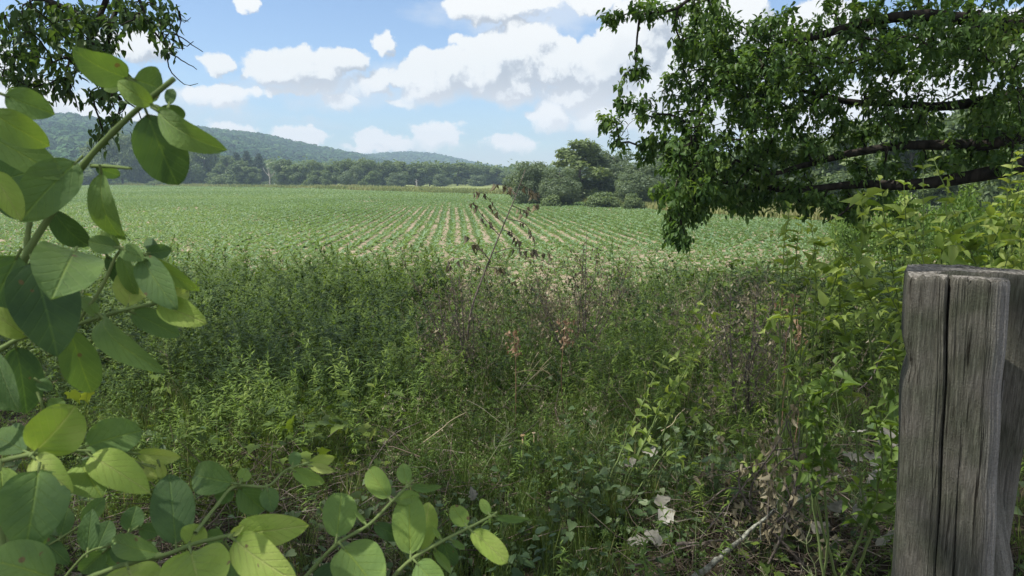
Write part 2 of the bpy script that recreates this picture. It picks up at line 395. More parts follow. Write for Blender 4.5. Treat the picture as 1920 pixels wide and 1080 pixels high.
# meadow margin beyond the field
mb = MB()
def tufts(mb, x, y, h, nb, w, t0):
    n = len(x); base = np.repeat(np.c_[x, y, Z(x, y)], nb, 0); k = n * nb
    a = rng.uniform(0, 2 * pi, k); el = rng.uniform(.8, 1.5, k); L = np.repeat(h, nb) * rng.uniform(.6, 1.2, k)
    base[:, :2] += rng.normal(0, 1, (k, 2)) * np.repeat(h, nb)[:, None] * .35
    D = np.c_[np.cos(a) * np.cos(el), np.sin(a) * np.cos(el), np.sin(el)]
    place(mb, KITE, base, D, np.c_[np.cos(a), np.sin(a), np.full(k, .6)], L, L * w, np.clip(np.repeat(t0, nb) + rng.normal(0, .13, k), 0, 1), droop=.25)
def edge_band(n, dmax, h):
    i = rng.integers(1, 10, n); t = rng.random(n)[:, None]
    p = FPOLY[i] * (1 - t) + FPOLY[i + 1 if False else np.minimum(i + 1, 10)] * t
    out = np.array([.707, .707]); p = p + out * (rng.random(n) ** 1.5 * dmax)[:, None]
    k = ~in_field(p[:, 0], p[:, 1]) & view_ok(p[:, 0], p[:, 1]) & (p[:, 1] > 26); return p[k, 0], p[k, 1]
x, y = edge_band(14000, 32, .8)
tufts(mb, x, y, (.45 + .5 * vnoise(x, y, 9, 5)) * (.7 + y / 300), 6, .16, .25 + .75 * vnoise(x, y, 14, 6))
tag(mb.build('meadow_grass', M_MEADOW), 'tall pale grass along the far edge of the field', 'grass', kind='stuff')

# ------------------------------------------------------------------ light, sky, air
SUN_EL = math.radians(58); SUN_AZ = math.radians(-102)         # from the left, high
SDIR = np.array([math.sin(SUN_AZ) * math.cos(SUN_EL), math.cos(SUN_AZ) * math.cos(SUN_EL), math.sin(SUN_EL)])
sl = bpy.data.lights.new('sun', 'SUN'); sl.energy = 3.0; sl.angle = math.radians(.53); sl.color = (1, .955, .88)
so = bpy.data.objects.new('sun', sl); COL.objects.link(so); so.rotation_euler = Vector(SDIR).to_track_quat('Z', 'Y').to_euler()

def azel(px, py):
    d = P(px, py, 1) - CAM; return math.atan2(d[0], d[1]), math.atan2(d[2], math.hypot(d[0], d[1]))

HARD = [(800, 148, 62, 52), (850, 140, 60, 50), (925, 122, 75, 62), (985, 100, 72, 62), (1050, 125, 80, 55), (1120, 135, 80, 62), (1195, 100, 80, 95),
        (1240, 60, 90, 80), (1235, 175, 90, 85), (1080, 178, 90, 40), (950, 168, 110, 32), (1030, 216, 46, 34), (1120, 212, 66, 40), (1330, 120, 130, 130),
        (555, 128, 100, 40), (500, 132, 50, 28), (640, 112, 48, 30), (590, 160, 95, 22), (642, 188, 34, 22), (545, 175, 70, 16),
        (412, 120, 34, 22), (415, 180, 72, 22), (722, 88, 20, 24), (702, 152, 30, 27), (860, 76, 26, 13), (457, 8, 22, 24),
        (920, 14, 100, 26), (1000, 2, 110, 16), (1110, 8, 60, 22), (760, 190, 46, 11),
        (435, 240, 50, 15), (565, 254, 60, 18), (700, 256, 48, 22), (765, 270, 100, 14), (820, 252, 58, 27), (960, 267, 64, 20), (680, 280, 50, 12),
        (140, 222, 120, 26), (255, 84, 70, 28), (40, 190, 90, 40), (1700, 200, 160, 60), (1850, 90, 120, 60), (1550, 60, 90, 60), (1500, 250, 120, 50), (-200, 120, 160, 70), (2200, 160, 200, 90)]
_r = random.Random(11)
for (px, py, rx, ry) in list(HARD[:34]):                      # smaller puffs crowd the upper outlines of the big ones
    for _ in range(int(min(5, rx * ry / 700))):
        a = _r.uniform(math.radians(15), math.radians(200)); k = _r.uniform(.28, .5)
        HARD.append((px + math.cos(a) * rx * .78, py - math.sin(a) * ry * .72, min(rx, ry * 1.3) * k, ry * k))
SOFT = [(640, 170, 190, 36), (840, 292, 230, 22), (1010, 296, 130, 26), (180, 195, 210, 46), (1130, 235, 150, 50), (400, 205, 90, 22), (590, 232, 60, 9), (980, 25, 200, 40), (760, 150, 120, 30), (1480, 220, 260, 110)]

SHADE = [(880, 188, 150, 26), (1000, 178, 120, 26), (1090, 165, 60, 40), (1170, 150, 50, 90), (1140, 222, 80, 34), (1225, 215, 60, 50), (590, 162, 110, 16), (650, 195, 40, 12), (420, 196, 80, 12), (820, 276, 80, 9), (960, 282, 70, 8), (1040, 235, 40, 14), (1240, 60, 40, 60)]

def cloud_group():
    g = bpy.data.node_groups.new('cloud density', 'ShaderNodeTree'); N = g.nodes; Lk = g.links
    g.interface.new_socket('P', in_out='INPUT', socket_type='NodeSocketVector')
    g.interface.new_socket('hard', in_out='OUTPUT', socket_type='NodeSocketFloat')
    g.interface.new_socket('soft', in_out='OUTPUT', socket_type='NodeSocketFloat')
    gi = N.new('NodeGroupInput'); go = N.new('NodeGroupOutput'); p = gi.outputs[0]
    def VM(op, a, *bs):
        k = N.new('ShaderNodeVectorMath'); k.operation = op; Lk.new(a, k.inputs[0])
        for i, v in enumerate(bs):
            if isinstance(v, tuple): k.inputs[i + 1].default_value = v
            else: Lk.new(v, k.inputs[i + 1])
        return k
    def M(op, a, b=None, c=None):
        k = N.new('ShaderNodeMath'); k.operation = op
        for i, v in enumerate((a, b, c)):
            if v is None: continue
            if isinstance(v, (int, float)): k.inputs[i].default_value = v
            else: Lk.new(v, k.inputs[i])
        return k.outputs[0]
    # warp the blobs a little so that no edge is an ellipse
    nz = N.new('ShaderNodeTexNoise'); nz.noise_dimensions = '2D'; nz.inputs['Scale'].default_value = 30; nz.inputs['Detail'].default_value = 4; nz.inputs['Roughness'].default_value = .55
    Lk.new(p, nz.inputs[0])
    wv = VM('MULTIPLY_ADD', nz.outputs['Color'], (.046, .030, 0), (-.023, -.015, 0))
    q = VM('ADD', p, wv.outputs[0]).outputs[0]
    def union(bl):
        cur = None
        for (px, py, rx, ry) in bl:
            a, e = azel(px, py); ia, ie = F / rx, F / ry
            k = VM('MULTIPLY_ADD', q, (ia, ie, 0), (-a * ia, -e * ie, 0))
            l = VM('LENGTH', k.outputs[0]).outputs['Value']
            sc_ = (min(rx, ry) / 42.0) ** .6; l = M('MULTIPLY_ADD', M('MULTIPLY', l, l), -sc_, sc_)
            cur = l if cur is None else M('SMOOTH_MAX', cur, l, .12)
        return cur
    vo = N.new('ShaderNodeTexVoronoi'); vo.voronoi_dimensions = '2D'; vo.feature = 'SMOOTH_F1'; vo.inputs['Scale'].default_value = 30
    vo.inputs['Detail'].default_value = 3.5; vo.inputs['Roughness'].default_value = .52; vo.inputs['Lacunarity'].default_value = 2.1; vo.inputs['Smoothness'].default_value = .25
    Lk.new(q, vo.inputs['Vector'])
    bil = M('SUBTRACT', .40, vo.outputs['Distance'])
    n2 = N.new('ShaderNodeTexNoise'); n2.noise_dimensions = '2D'; n2.inputs['Scale'].default_value = 24; n2.inputs['Detail'].default_value = 9; n2.inputs['Roughness'].default_value = .66
    Lk.new(p, n2.inputs[0])
    det = M('ADD', M('MULTIPLY', bil, .55), M('MULTIPLY', M('SUBTRACT', n2.outputs[0], .5), 1.0))
    # clouds over the unseen rest of the sky, cover raised for fill light
    n3 = N.new('ShaderNodeTexNoise'); n3.noise_dimensions = '2D'; n3.inputs['Scale'].default_value = 3.2; n3.inputs['Detail'].default_value = 3
    Lk.new(p, n3.inputs[0])
    sx = N.new('ShaderNodeSeparateXYZ'); Lk.new(p, sx.inputs[0])
    away = M('MAXIMUM', M('MULTIPLY', M('SUBTRACT', M('ABSOLUTE', sx.outputs[0]), .8), 3), M('MULTIPLY', M('SUBTRACT', sx.outputs[1], .34), 5))
    away = M('MINIMUM', M('MAXIMUM', away, 0), 1)
    gen = M('SUBTRACT', M('MULTIPLY', M('MULTIPLY', M('SUBTRACT', n3.outputs[0], .40), 4.5), away), M('MULTIPLY', M('SUBTRACT', 1.0, away), .8))
    hard = M('ADD', M('MINIMUM', M('MULTIPLY_ADD', M('MAXIMUM', union(HARD), gen), 1.5, .10), 2.2), det)
    n4 = N.new('ShaderNodeTexNoise'); n4.noise_dimensions = '2D'; n4.inputs['Scale'].default_value = 16; n4.inputs['Detail'].default_value = 5
    mp = VM('MULTIPLY', p, (.6, 2.0, 1)); Lk.new(mp.outputs[0], n4.inputs[0])
    soft = M('ADD', union(SOFT), M('MULTIPLY', M('SUBTRACT', n4.outputs[0], .55), 2.2))
    g.interface.new_socket('shade', in_out='OUTPUT', socket_type='NodeSocketFloat'); Lk.new(union(SHADE), go.inputs[2])
    Lk.new(hard, go.inputs[0]); Lk.new(soft, go.inputs[1]); return g

def make_world():
    w = bpy.data.worlds.new('World'); scene.world = w; w.use_nodes = True
    nt = w.node_tree; nt.nodes.clear(); N = nt.nodes; Lk = nt.links
    def M(op, a, b=None, c=None, clamp=False):
        k = N.new('ShaderNodeMath'); k.operation = op; k.use_clamp = clamp
        for i, v in enumerate((a, b, c)):
            if v is None: continue
            if isinstance(v, (int, float)): k.inputs[i].default_value = v
            else: Lk.new(v, k.inputs[i])
        return k.outputs[0]
    def mapr(v, a, b, c=0, d=1):
        k = N.new('ShaderNodeMapRange'); k.interpolation_type = 'SMOOTHSTEP'; Lk.new(v, k.inputs[0])
        for i, x_ in enumerate((a, b, c, d)): k.inputs[i + 1].default_value = x_
        return k.outputs[0]
    sky = N.new('ShaderNodeTexSky'); sky.sky_type = 'NISHITA'; sky.sun_disc = False
    sky.sun_elevation = SUN_EL; sky.sun_rotation = SUN_AZ; sky.air_density = 1.0; sky.dust_density = .15; sky.ozone_density = 2.5; sky.altitude = 300
    tc = N.new('ShaderNodeTexCoord'); s = N.new('ShaderNodeSeparateXYZ'); Lk.new(tc.outputs['Generated'], s.inputs[0])
    az = M('ARCTAN2', s.outputs[0], s.outputs[1]); el = M('ARCSINE', s.outputs[2])
    cb = N.new('ShaderNodeCombineXYZ'); Lk.new(az, cb.inputs[0]); Lk.new(el, cb.inputs[1])
    grp = cloud_group()
    g1 = N.new('ShaderNodeGroup'); g1.node_tree = grp; Lk.new(cb.outputs[0], g1.inputs[0])
    of = N.new('ShaderNodeVectorMath'); of.operation = 'ADD'; of.inputs[1].default_value = (-.012, .016, 0); Lk.new(cb.outputs[0], of.inputs[0])
    g2 = N.new('ShaderNodeGroup'); g2.node_tree = grp; Lk.new(of.outputs[0], g2.inputs[0])
    al = mapr(g1.outputs['hard'], -.10, .42); als = M('MULTIPLY', mapr(g1.outputs['soft'], -.45, .9), .65)
    base = mapr(g1.outputs['shade'], -.35, .5); al = M('ADD', M('MULTIPLY', al, M('SUBTRACT', 1.0, base)), M('MULTIPLY', mapr(g1.outputs['hard'], -.45, 1.0), base))
    up = M('GREATER_THAN', el, 0.0); al = M('MULTIPLY', al, up)
    lit = M('SUBTRACT', g1.outputs['hard'], g2.outputs['hard'])
    sh = M('ADD', mapr(lit, -.62, .40), M('MULTIPLY', mapr(g1.outputs['shade'], -.3, .9), -.48), clamp=True)
    r = ramp(nt, [(.50, .525, .59), (.69, .71, .755), (.90, .903, .91), (1.0, .99, .975)], [0, .26, .52, .85]); Lk.new(sh, r.inputs[0])
    # clouds low over the hills brightened and warmed to offset dimming by the haze
    low = mapr(el, .16, .02)
    wm = N.new('ShaderNodeMix'); wm.data_type = 'RGBA'; Lk.new(M('MULTIPLY', low, .85), wm.inputs[0]); Lk.new(r.outputs[0], wm.inputs[6]); wm.inputs[7].default_value = (1.5, 1.36, 1.3, 1)
    K = .08
    sc = N.new('ShaderNodeVectorMath'); sc.operation = 'SCALE'; Lk.new(wm.outputs[2], sc.inputs[0]); sc.inputs['Scale'].default_value = .56 / K
    tn = N.new('ShaderNodeVectorMath'); tn.operation = 'MULTIPLY'; Lk.new(sky.outputs[0], tn.inputs[0]); tn.inputs[1].default_value = (.97, 1.0, 1.08)
    sf = N.new('ShaderNodeRGB'); sf.outputs[0].default_value = (.44 / K, .465 / K, .51 / K, 1)
    m0 = N.new('ShaderNodeMix'); m0.data_type = 'RGBA'; Lk.new(als, m0.inputs[0]); Lk.new(tn.outputs[0], m0.inputs[6]); Lk.new(sf.outputs[0], m0.inputs[7])
    m1 = N.new('ShaderNodeMix'); m1.data_type = 'RGBA'; Lk.new(al, m1.inputs[0]); Lk.new(m0.outputs[2], m1.inputs[6]); Lk.new(sc.outputs[0], m1.inputs[7])
    bg = N.new('ShaderNodeBackground'); Lk.new(m1.outputs[2], bg.inputs[0]); bg.inputs[1].default_value = K
    out = N.new('ShaderNodeOutputWorld'); Lk.new(bg.outputs[0], out.inputs[0])
    w.cycles.sampling_method = 'MANUAL'; w.cycles.sample_map_resolution = 512
make_world()
scene.view_settings.view_transform = 'Standard'; scene.view_settings.look = 'None'
scene.view_settings.exposure = 0.98; scene.view_settings.gamma = 1
cy = scene.cycles; cy.max_bounces = 8; cy.diffuse_bounces = 4; cy.glossy_bounces = 2; cy.transmission_bounces = 4; cy.transparent_max_bounces = 4; cy.volume_bounces = 0
cy.use_adaptive_sampling = False; cy.use_denoising = True; cy.denoiser = 'OPENIMAGEDENOISE'; cy.denoising_input_passes = 'RGB_ALBEDO_NORMAL'; cy.denoising_prefilter = 'NONE'; cy.sample_clamp_indirect = 4; cy.caustics_reflective = False; cy.caustics_refractive = False

def haze():
    x0, x1, y0, y1, z0, z1 = -2450, 2450, -240, 2560, -4.5, 165
    v = [(x, y, z) for z in (z0, z1) for y in (y0, y1) for x in (x0, x1)]
    f = [(0, 2, 3, 1), (4, 5, 7, 6), (0, 1, 5, 4), (2, 6, 7, 3), (0, 4, 6, 2), (1, 3, 7, 5)]
    me = bpy.data.meshes.new('haze'); me.from_pydata(v, [], f); me.update()
    m = bpy.data.materials.new('summer haze'); m.use_nodes = True; nt = m.node_tree; nt.nodes.clear()
    out = nt.nodes.new('ShaderNodeOutputMaterial'); vp = nt.nodes.new('ShaderNodeVolumePrincipled')
    vp.inputs['Color'].default_value = (.62, .83, 1, 1); vp.inputs['Density'].default_value = .00047
    nt.links.new(vp.outputs[0], out.inputs['Volume']); me.materials.append(m)
    o = bpy.data.objects.new('haze', me); COL.objects.link(o)
    tag(o, 'thin blue summer haze over the valley', 'haze', kind='stuff')
haze()

# ------------------------------------------------------------------ hills and their woods
def hill(name, ridge, nearf, seed, ncrown, csize, label):
    rp = np.array([P(px, py, d) for px, py, d in ridge]); rp = smooth_path(rp, 70)
    D = np.hypot(rp[:, 0], rp[:, 1]); h = rp[:, 2] + 2.2
    fr = np.concatenate([np.linspace(nearf, 1, 22), np.linspace(1.012, 1.09, 8)])
    prof = np.where(fr <= 1, sstep(nearf - .12, 1.03, fr) ** 1.15, 1 - sstep(.98, 1.4, fr) * .8)
    V = np.zeros((len(fr), len(rp), 3))
    V[..., :2] = rp[None, :, :2] * fr[:, None, None]
    bump = (vnoise(V[..., 0], V[..., 1], 170, seed) - .5) * 20 * np.minimum(1, np.abs(fr - 1) * 6)[:, None] * (h / 90)[None]
    V[..., 2] = -2.2 + np.maximum(h[None] * prof[:, None] + bump * (prof[:, None] > .02), 0.0) - (1.5 * (prof < .06))[:, None]
    a, b = V.shape[:2]; i = np.arange(a - 1)[:, None] * b; j = np.arange(b - 1)[None]; A = (i + j).ravel()
    q = np.c_[A, A + 1, A + b + 1, A + b]
    me = bpy.data.meshes.new(name); me.from_pydata(V.reshape(-1, 3).tolist(), [], q.tolist()); me.update()
    me.polygons.foreach_set('use_smooth', np.ones(len(q), bool))
    me.materials.append(M_HILL); o = bpy.data.objects.new(name, me); COL.objects.link(o); tag(o, kind='structure')
    # wood: one bumpy crown of small facets per tree
    u = rng.random(ncrown) * (b - 1.001); v = rng.random(ncrown) ** .9 * 23.5
    iu, iv = u.astype(int), v.astype(int); fu, fv = (u - iu)[:, None], (v - iv)[:, None]
    c = V[iv, iu] * (1 - fu) * (1 - fv) + V[iv, iu + 1] * fu * (1 - fv) + V[iv + 1, iu] * (1 - fu) * fv + V[iv + 1, iu + 1] * fu * fv
    m = MB()
    nl = 72
    g = rdir(nl * 12).reshape(12, nl, 3); g[..., 2] = np.abs(g[..., 2]) * 1.1 - .15
    gi = rng.integers(0, 12, ncrown); s = csize * rng.uniform(.65, 1.35, ncrown)
    dirs = g[gi]; pos = c[:, None] + dirs * s[:, None, None] * rng.uniform(.75, 1.1, (ncrown, nl, 1)) + np.array([0, 0, 1.0]) * (s * .75)[:, None, None]
    tint = np.clip(.5 + (vnoise(c[:, 0], c[:, 1], 40, seed + 3) - .5) * .8 + rng.normal(0, .16, ncrown), 0, 1)
    k = ncrown * nl; dn = dirs.reshape(-1, 3); ax = norm(np.cross(dn, rdir(k)))
    L = np.repeat(s, nl) * rng.uniform(.4, .75, k)
    place(m, KITE, pos.reshape(-1, 3) - ax * (L * .5)[:, None], ax, dn + .35 * rdir(k), L, L * .95, np.clip(np.repeat(tint, nl) + rng.normal(0, .09, k), 0, 1))
    tag(m.build('forest', M_FOREST), label, 'wood', kind='stuff')
mh, nt_, out_ = newmat('hill floor'); bb = nt_.nodes.new('ShaderNodeBsdfDiffuse'); bb.inputs[0].default_value = (.03, .06, .022, 1); nt_.links.new(bb.outputs[0], out_.inputs[0]); M_HILL = mh
hill('hill', [(-420, 190, 1000), (-200, 205, 960), (75, 228, 930), (130, 226, 960), (200, 237, 1000), (300, 244, 1080), (420, 254, 1150), (500, 266, 1230), (560, 279, 1290), (620, 290, 1360), (690, 303, 1450), (760, 320, 1540), (830, 334, 1640)], .42, 3, 8200, 5.0,
     'dense summer wood covering the long near hill')
hill('hill', [(560, 318, 1950), (640, 304, 1950), (690, 299, 1980), (760, 294, 2020), (820, 298, 2060), (870, 309, 2120), (930, 320, 2180), (1000, 326, 2200), (1100, 325, 2200), (1250, 318, 2150), (1500, 310, 2000), (1900, 305, 1900)], .6, 8, 5200, 7.5,
     'blue distant wood on the low hill behind')

# ------------------------------------------------------------------ tree kinds
def crown_cloud(m, lobes, n, size, tint, up=.35, asp=.55):
    """leaf faces through the shells of many lobes; lobes: (n,6) centre and radii"""
    lobes = np.asarray(lobes, float); w = (lobes[:, 3] * lobes[:, 5]) ** 1.0; w /= w.sum()
    i = rng.choice(len(lobes), n, p=w); d = rdir(n)
    r = rng.uniform(.55, 1.08, n) ** .7
    pos = lobes[i, :3] + d * lobes[i, 3:] * r[:, None]
    tl = np.random.default_rng(len(lobes)).normal(0, .13, len(lobes))
    a = norm(rdir(n) + np.array([0, 0, -.25]))
    L = size * rng.uniform(.6, 1.35, n)
    place(m, KITE, pos, a, d + np.array([0, 0, up]) + .4 * rdir(n), L, L * asp, np.clip(tint + tl[i] + rng.normal(0, .1, n), 0, 1), droop=.2)

def make_tree(name, mat, H, R, base, nl, n, size, lean=0.0, tint=.5, trunk_r=.2, top=1.0, fork=3, bark=None):
    """one tree of its kind standing at the origin: trunk with limbs, crown of leaf faces"""
    r = np.random.default_rng(int(H * 131 + R * 17 + nl))
    lob = []
    for k in range(nl):
        z = base + (H - base) * r.uniform(0.02, .93); f = (z - base) / (H - base)
        env = R * (math.sin(pi * min(1, max(.0, .16 + .80 * f)) ** .9) ** .75) * top
        a = r.uniform(0, 2 * pi); rr = env * r.uniform(.25, .85)
        s = R * r.uniform(.24, .42) * (1.1 - .35 * f)
        lob.append((math.cos(a) * rr + lean * f * H, math.sin(a) * rr, z, s, s, s * r.uniform(.65, .95)))
    lob = np.array(lob)
    e = empty(name, (0, 0, 0)); t = MB()
    pts = smooth_path([(0, 0, -.4), (lean * H * .15, .05 * R, H * .3), (lean * H * .5, -.04 * R, H * .6), (lean * H, 0, H * .9)], 9)
    tube(t, pts, np.linspace(trunk_r, trunk_r * .25, 9), 7, .4)
    for q in lob[::max(1, nl // 12)]:
        k = np.argmin(np.abs(pts[:, 2] - max(base * .7, q[2] - .35 * R)))
        tube(t, smooth_path([pts[k], (pts[k] + q[:3]) / 2 + np.array([0, 0, .1 * R]), q[:3]], 5), np.linspace(trunk_r * .45, trunk_r * .08, 5), 5, .4)
    t.build('trunk', bark or M_BARKG, e)
    m = MB(); crown_cloud(m, lob, n, size, tint); m.build('crown', mat, e)
    return e

def make_pine(H, R):
    e = empty('pine_tree', (0, 0, 0)); t = MB(); tube(t, [(0, 0, -.3), (.05, 0, H * .5), (0, 0, H)], [.22, .14, .03], 7); 
    m = MB(); r = np.random.default_rng(5); lob = []
    for k in range(46):
        z = H * (.16 + .82 * (k / 45)); w = R * (1.05 - k / 46) ** .8; a = k * 2.4; rr = w * r.uniform(.35, .8)
        tip = np.array([math.cos(a) * w, math.sin(a) * w, z + .1 * w]); tube(t, [(0, 0, z), tip * np.array([.5, .5, 1]), tip], [.06, .04, .015], 4)
        lob.append((math.cos(a) * rr, math.sin(a) * rr, z, w * .45 + .15, w * .45 + .15, .45))
    t.build('trunk', M_BARKG, e); crown_cloud(m, lob, 7000, .5, .5, .6, .35); m.build('crown', M_PINE, e); return e

def make_bush(name, mat, H, R, n, size, seed):
    r = np.random.default_rng(seed); e = empty(name, (0, 0, 0)); lob = []
    for k in range(11):
        a = r.uniform(0, 2 * pi); rr = R * r.uniform(0, .7); s = R * r.uniform(.28, .45)
        lob.append((math.cos(a) * rr, math.sin(a) * rr, H * r.uniform(.3, .78) * (1.1 - .5 * rr / R), s, s, H * r.uniform(.2, .3)))
    t = MB()
    for q in lob: tube(t, smooth_path([(0, 0, -.2), (q[0] * .4, q[1] * .4, q[2] * .6), q[:3]], 5), [.05, .04, .03, .02, .01], 5)
    t.build('stem', M_BARKG, e); m = MB(); crown_cloud(m, lob, n, size, .5); m.build('foliage', mat, e); return e

def top_of(e):
    return max(max(v.co.z for v in c.data.vertices) for c in e.children)

def clone(root, loc, rz, s, label, group=None, sx=None):
    c = root.copy(); COL.objects.link(c); c.location = loc; c.rotation_euler = (0, 0, rz); c.scale = ((sx or s), (sx or s), s)
    for k in ('label', 'category', 'group'):
        if k in c: del c[k]
    tag(c, label, root.get('category', 'tree'), group)
    for ch in list(root.children):
        d = ch.copy(); COL.objects.link(d); d.parent = c
    return c

KINDS = {}
KINDS['round'] = (make_tree('broadleaf_tree', M_FAR, 10, 4.6, 1.2, 26, 9000, .62, trunk_r=.26), 10, 9.2, 'tree')
KINDS['wide'] = (make_tree('broadleaf_tree', M_FAR, 10, 6.0, .8, 34, 10500, .62, tint=.5, trunk_r=.28), 10, 12, 'tree')
KINDS['tall'] = (make_tree('broadleaf_tree', M_FAR, 14, 4.2, 1.6, 30, 10000, .62, tint=.75, trunk_r=.28), 14, 8.4, 'tree')
KINDS['willow'] = (make_tree('willow_tree', M_SILV, 9, 5.0, .5, 34, 14000, .42, tint=.5, trunk_r=.25), 9, 10, 'tree')
KINDS['pine'] = (make_pine(14, 3.6), 14, 7.2, 'tree')
KINDS['bush'] = (make_bush('bush', M_FAR, 3, 2.4, 3200, .4, 4), 3, 4.8, 'bush')
KINDS = {k: (v[0], top_of(v[0]), v[2], v[3]) for k, v in KINDS.items()}
USED = set()
def stand(kind, px, top, bottom, d, label, group=None, width=None, rz=None):
    """a tree of a kind whose foot stands on the ground at distance d; height from its top in the photograph"""
    proto, H, W, cat = KINDS[kind]
    p = P(px, bottom, d); z = float(Z(p[0], p[1])); topz = P(px, top, d)[2]; s = max(.15, (topz - z) / H)
    sx = None if width is None else (width / F * d) / W
    rz = rng.uniform(0, 6.28) if rz is None else rz
    if kind not in USED:
        USED.add(kind); proto.location = (p[0], p[1], z - .1); proto.rotation_euler = (0, 0, rz); proto.scale = ((sx or s), (sx or s), s)
        return tag(proto, label, cat, group)
    proto['category'] = cat
    return clone(proto, (p[0], p[1], z - .1), rz, s, label, group, sx)

# right-hand group of trees at the field's corner
G = 'trees at the right corner of the field'
stand('tall', 1086, 258, 384, 96, 'tallest tree of the right group, with sky showing through its open crown', G, 122, .4)
stand('willow', 992, 300, 384, 88, 'small silvery willow on the left end of the right tree group', G, 96)
stand('willow', 1048, 312, 386, 84, 'silvery willow standing in front of the tallest tree', G, 96)
stand('willow', 1148, 278, 386, 98, 'tall pale-leaved tree between the tallest tree and the overhanging branches', G, 108)
stand('willow', 1196, 300, 388, 84, 'grey-green willow partly hidden by the hanging branch tips', G, 108)
stand('willow', 1240, 270, 388, 104, 'wide pale tree behind the hanging branch tips', G, 120)
stand('bush', 1132, 356, 387, 78, 'low rounded pale bush at the foot of the right tree group', 'bushes along the field edge', 70)
stand('bush', 1186, 358, 390, 74, 'small yellow-green bush at the foot of the grey-green willow', 'bushes along the field edge', 44)
stand('bush', 1035, 362, 384, 80, 'small bush below the silvery willow in front of the tallest tree', 'bushes along the field edge', 50)
for i, (px, top, d, k, w) in enumerate([(1330, 270, 100, 'wide', 170), (1430, 255, 92, 'round', 140), (1520, 240, 86, 'wide', 180), (1610, 222, 80, 'tall', 150), (1700, 212, 74, 'wide', 210), (1800, 195, 66, 'round', 190), (1905, 175, 58, 'wide', 240), (2060, 165, 52, 'round', 240), (1570, 320, 70, 'round', 90), (1760, 312, 60, 'round', 110), (1470, 330, 84, 'willow', 90), (1390, 332, 90, 'willow', 80)]):
    stand(k, px, top, 395, d, ['broad tree at the left end of the row below the hanging boughs', 'second tree of the row seen below the hanging branches', 'broad tree in the middle of the row beneath the drooping boughs', 'slim tall tree of the row beneath the drooping boughs', 'wide tree of the row above the tall leafy shrub', 'round tree of the row glimpsed above the thick lowest limb', 'large wide tree at the right end of the row behind the limbs', 'round tree past the right end of the row behind the limbs', 'short round tree in front of the slim tall one', 'short round tree glimpsed between the thick limb and the leafy shrub', 'pale willow under the drooping boughs beside the meadow strip', 'pale willow just right of the hanging branch tip'][i], 'trees seen beneath the overhanging branches', w)

# far line of trees below the hill: (px, top, width, distance, kind)
FT = [(20, 268, 90, 330, 'wide'), (110, 300, 70, 330, 'round'), (150, 318, 50, 320, 'round'), (188, 272, 60, 345, 'tall'), (232, 254, 84, 330, 'wide'), (285, 300, 60, 335, 'round'), (322, 276, 70, 330, 'round'), (385, 276, 66, 322, 'wide'), (355, 300, 50, 318, 'round'),
      (428, 296, 40, 316, 'round'), (412, 318, 40, 312, 'round'), (455, 305, 46, 300, 'round'), (478, 316, 34, 300, 'round'), (536, 303, 50, 288, 'round'), (562, 311, 40, 286, 'round'), (590, 303, 46, 300, 'wide'), (596, 322, 34, 280, 'round'),
      (622, 312, 36, 278, 'round'), (648, 301, 50, 290, 'wide'), (664, 314, 44, 272, 'willow'), (688, 300, 60, 300, 'wide'), (700, 322, 36, 270, 'round'), (726, 305, 50, 300, 'round'), (752, 306, 50, 310, 'tall'), (780, 309, 46, 312, 'round'), (806, 307, 52, 318, 'wide'),
      (834, 309, 46, 322, 'round'), (858, 308, 50, 330, 'tall'), (884, 310, 46, 335, 'wide'), (908, 314, 40, 340, 'round'), (932, 317, 46, 345, 'round'), (958, 320, 44, 350, 'wide'), (745, 326, 40, 290, 'willow'), (828, 328, 36, 300, 'willow'), (895, 330, 36, 305, 'willow'), (1000, 316, 70, 330, 'wide'), (1060, 312, 80, 330, 'wide'), (975, 322, 50, 300, 'round'), (1110, 305, 80, 330, 'wide')]
TD = {'wide': 'broad spreading', 'round': 'rounded', 'tall': 'tall narrow', 'willow': 'pale grey-green'}
LANDM = ['under the near hill at the left end of the far line', 'left of the dark pines in the far tree line', 'between the dark pines and the bare tree', 'below the saddle where the near hill runs out', 'below the low blue hill', 'at the right end of the far line']
FLBL = []
for (px, top, w, d, k) in FT:
    z_ = 0 if px < 300 else 1 if px < 445 else 2 if px < 520 else 3 if px < 740 else 4 if px < 900 else 5
    FLBL.append(f'{TD[k]} tree {LANDM[z_]}'.replace('in the far tree line', 'in the far line'))
for (px, top, w, d, k), lb in zip(FT, FLBL):
    stand(k, px, top - (352 - top) * .12, 352, d, lb, 'trees of the far line beyond the field' if FLBL.count(lb) > 1 else 'single trees of the far line', w * 1.15)
stand('pine', 446, 284, 352, 340, 'dark pine at the left of the pines in the far tree line', 'dark pines in the far tree line', 44)
stand('pine', 466, 281, 352, 345, 'tallest dark pine, middle of the pines in the far tree line', 'dark pines in the far tree line', 46)
stand('pine', 488, 286, 352, 340, 'dark pine beside the bare tree, right of the pines', 'dark pines in the far tree line', 44)
for i, (px, top, w, d) in enumerate([(420, 324, 46, 290), (612, 334, 20, 262), (580, 332, 26, 266), (824, 356, 14, 175), (748, 353, 13, 200), (870, 358, 22, 160), (680, 338, 24, 250), (300, 336, 40, 300)]):
    stand('bush', px, top, 352, d, ['wide low bush at the field edge under the dark pines', 'small light-green bush before the far tree line', 'darker bush beside the small light-green one before the far trees', 'tiny bush on the pale meadow below the low blue hill', 'tiny dark bush on the pale meadow below the saddle of the hills', 'low brownish thicket on the pale meadow near the row ends', 'bush at the meadow edge below the saddle of the hills', 'wide bush at the field edge right of the biggest left tree'][i], 'bushes along the field edge', w)
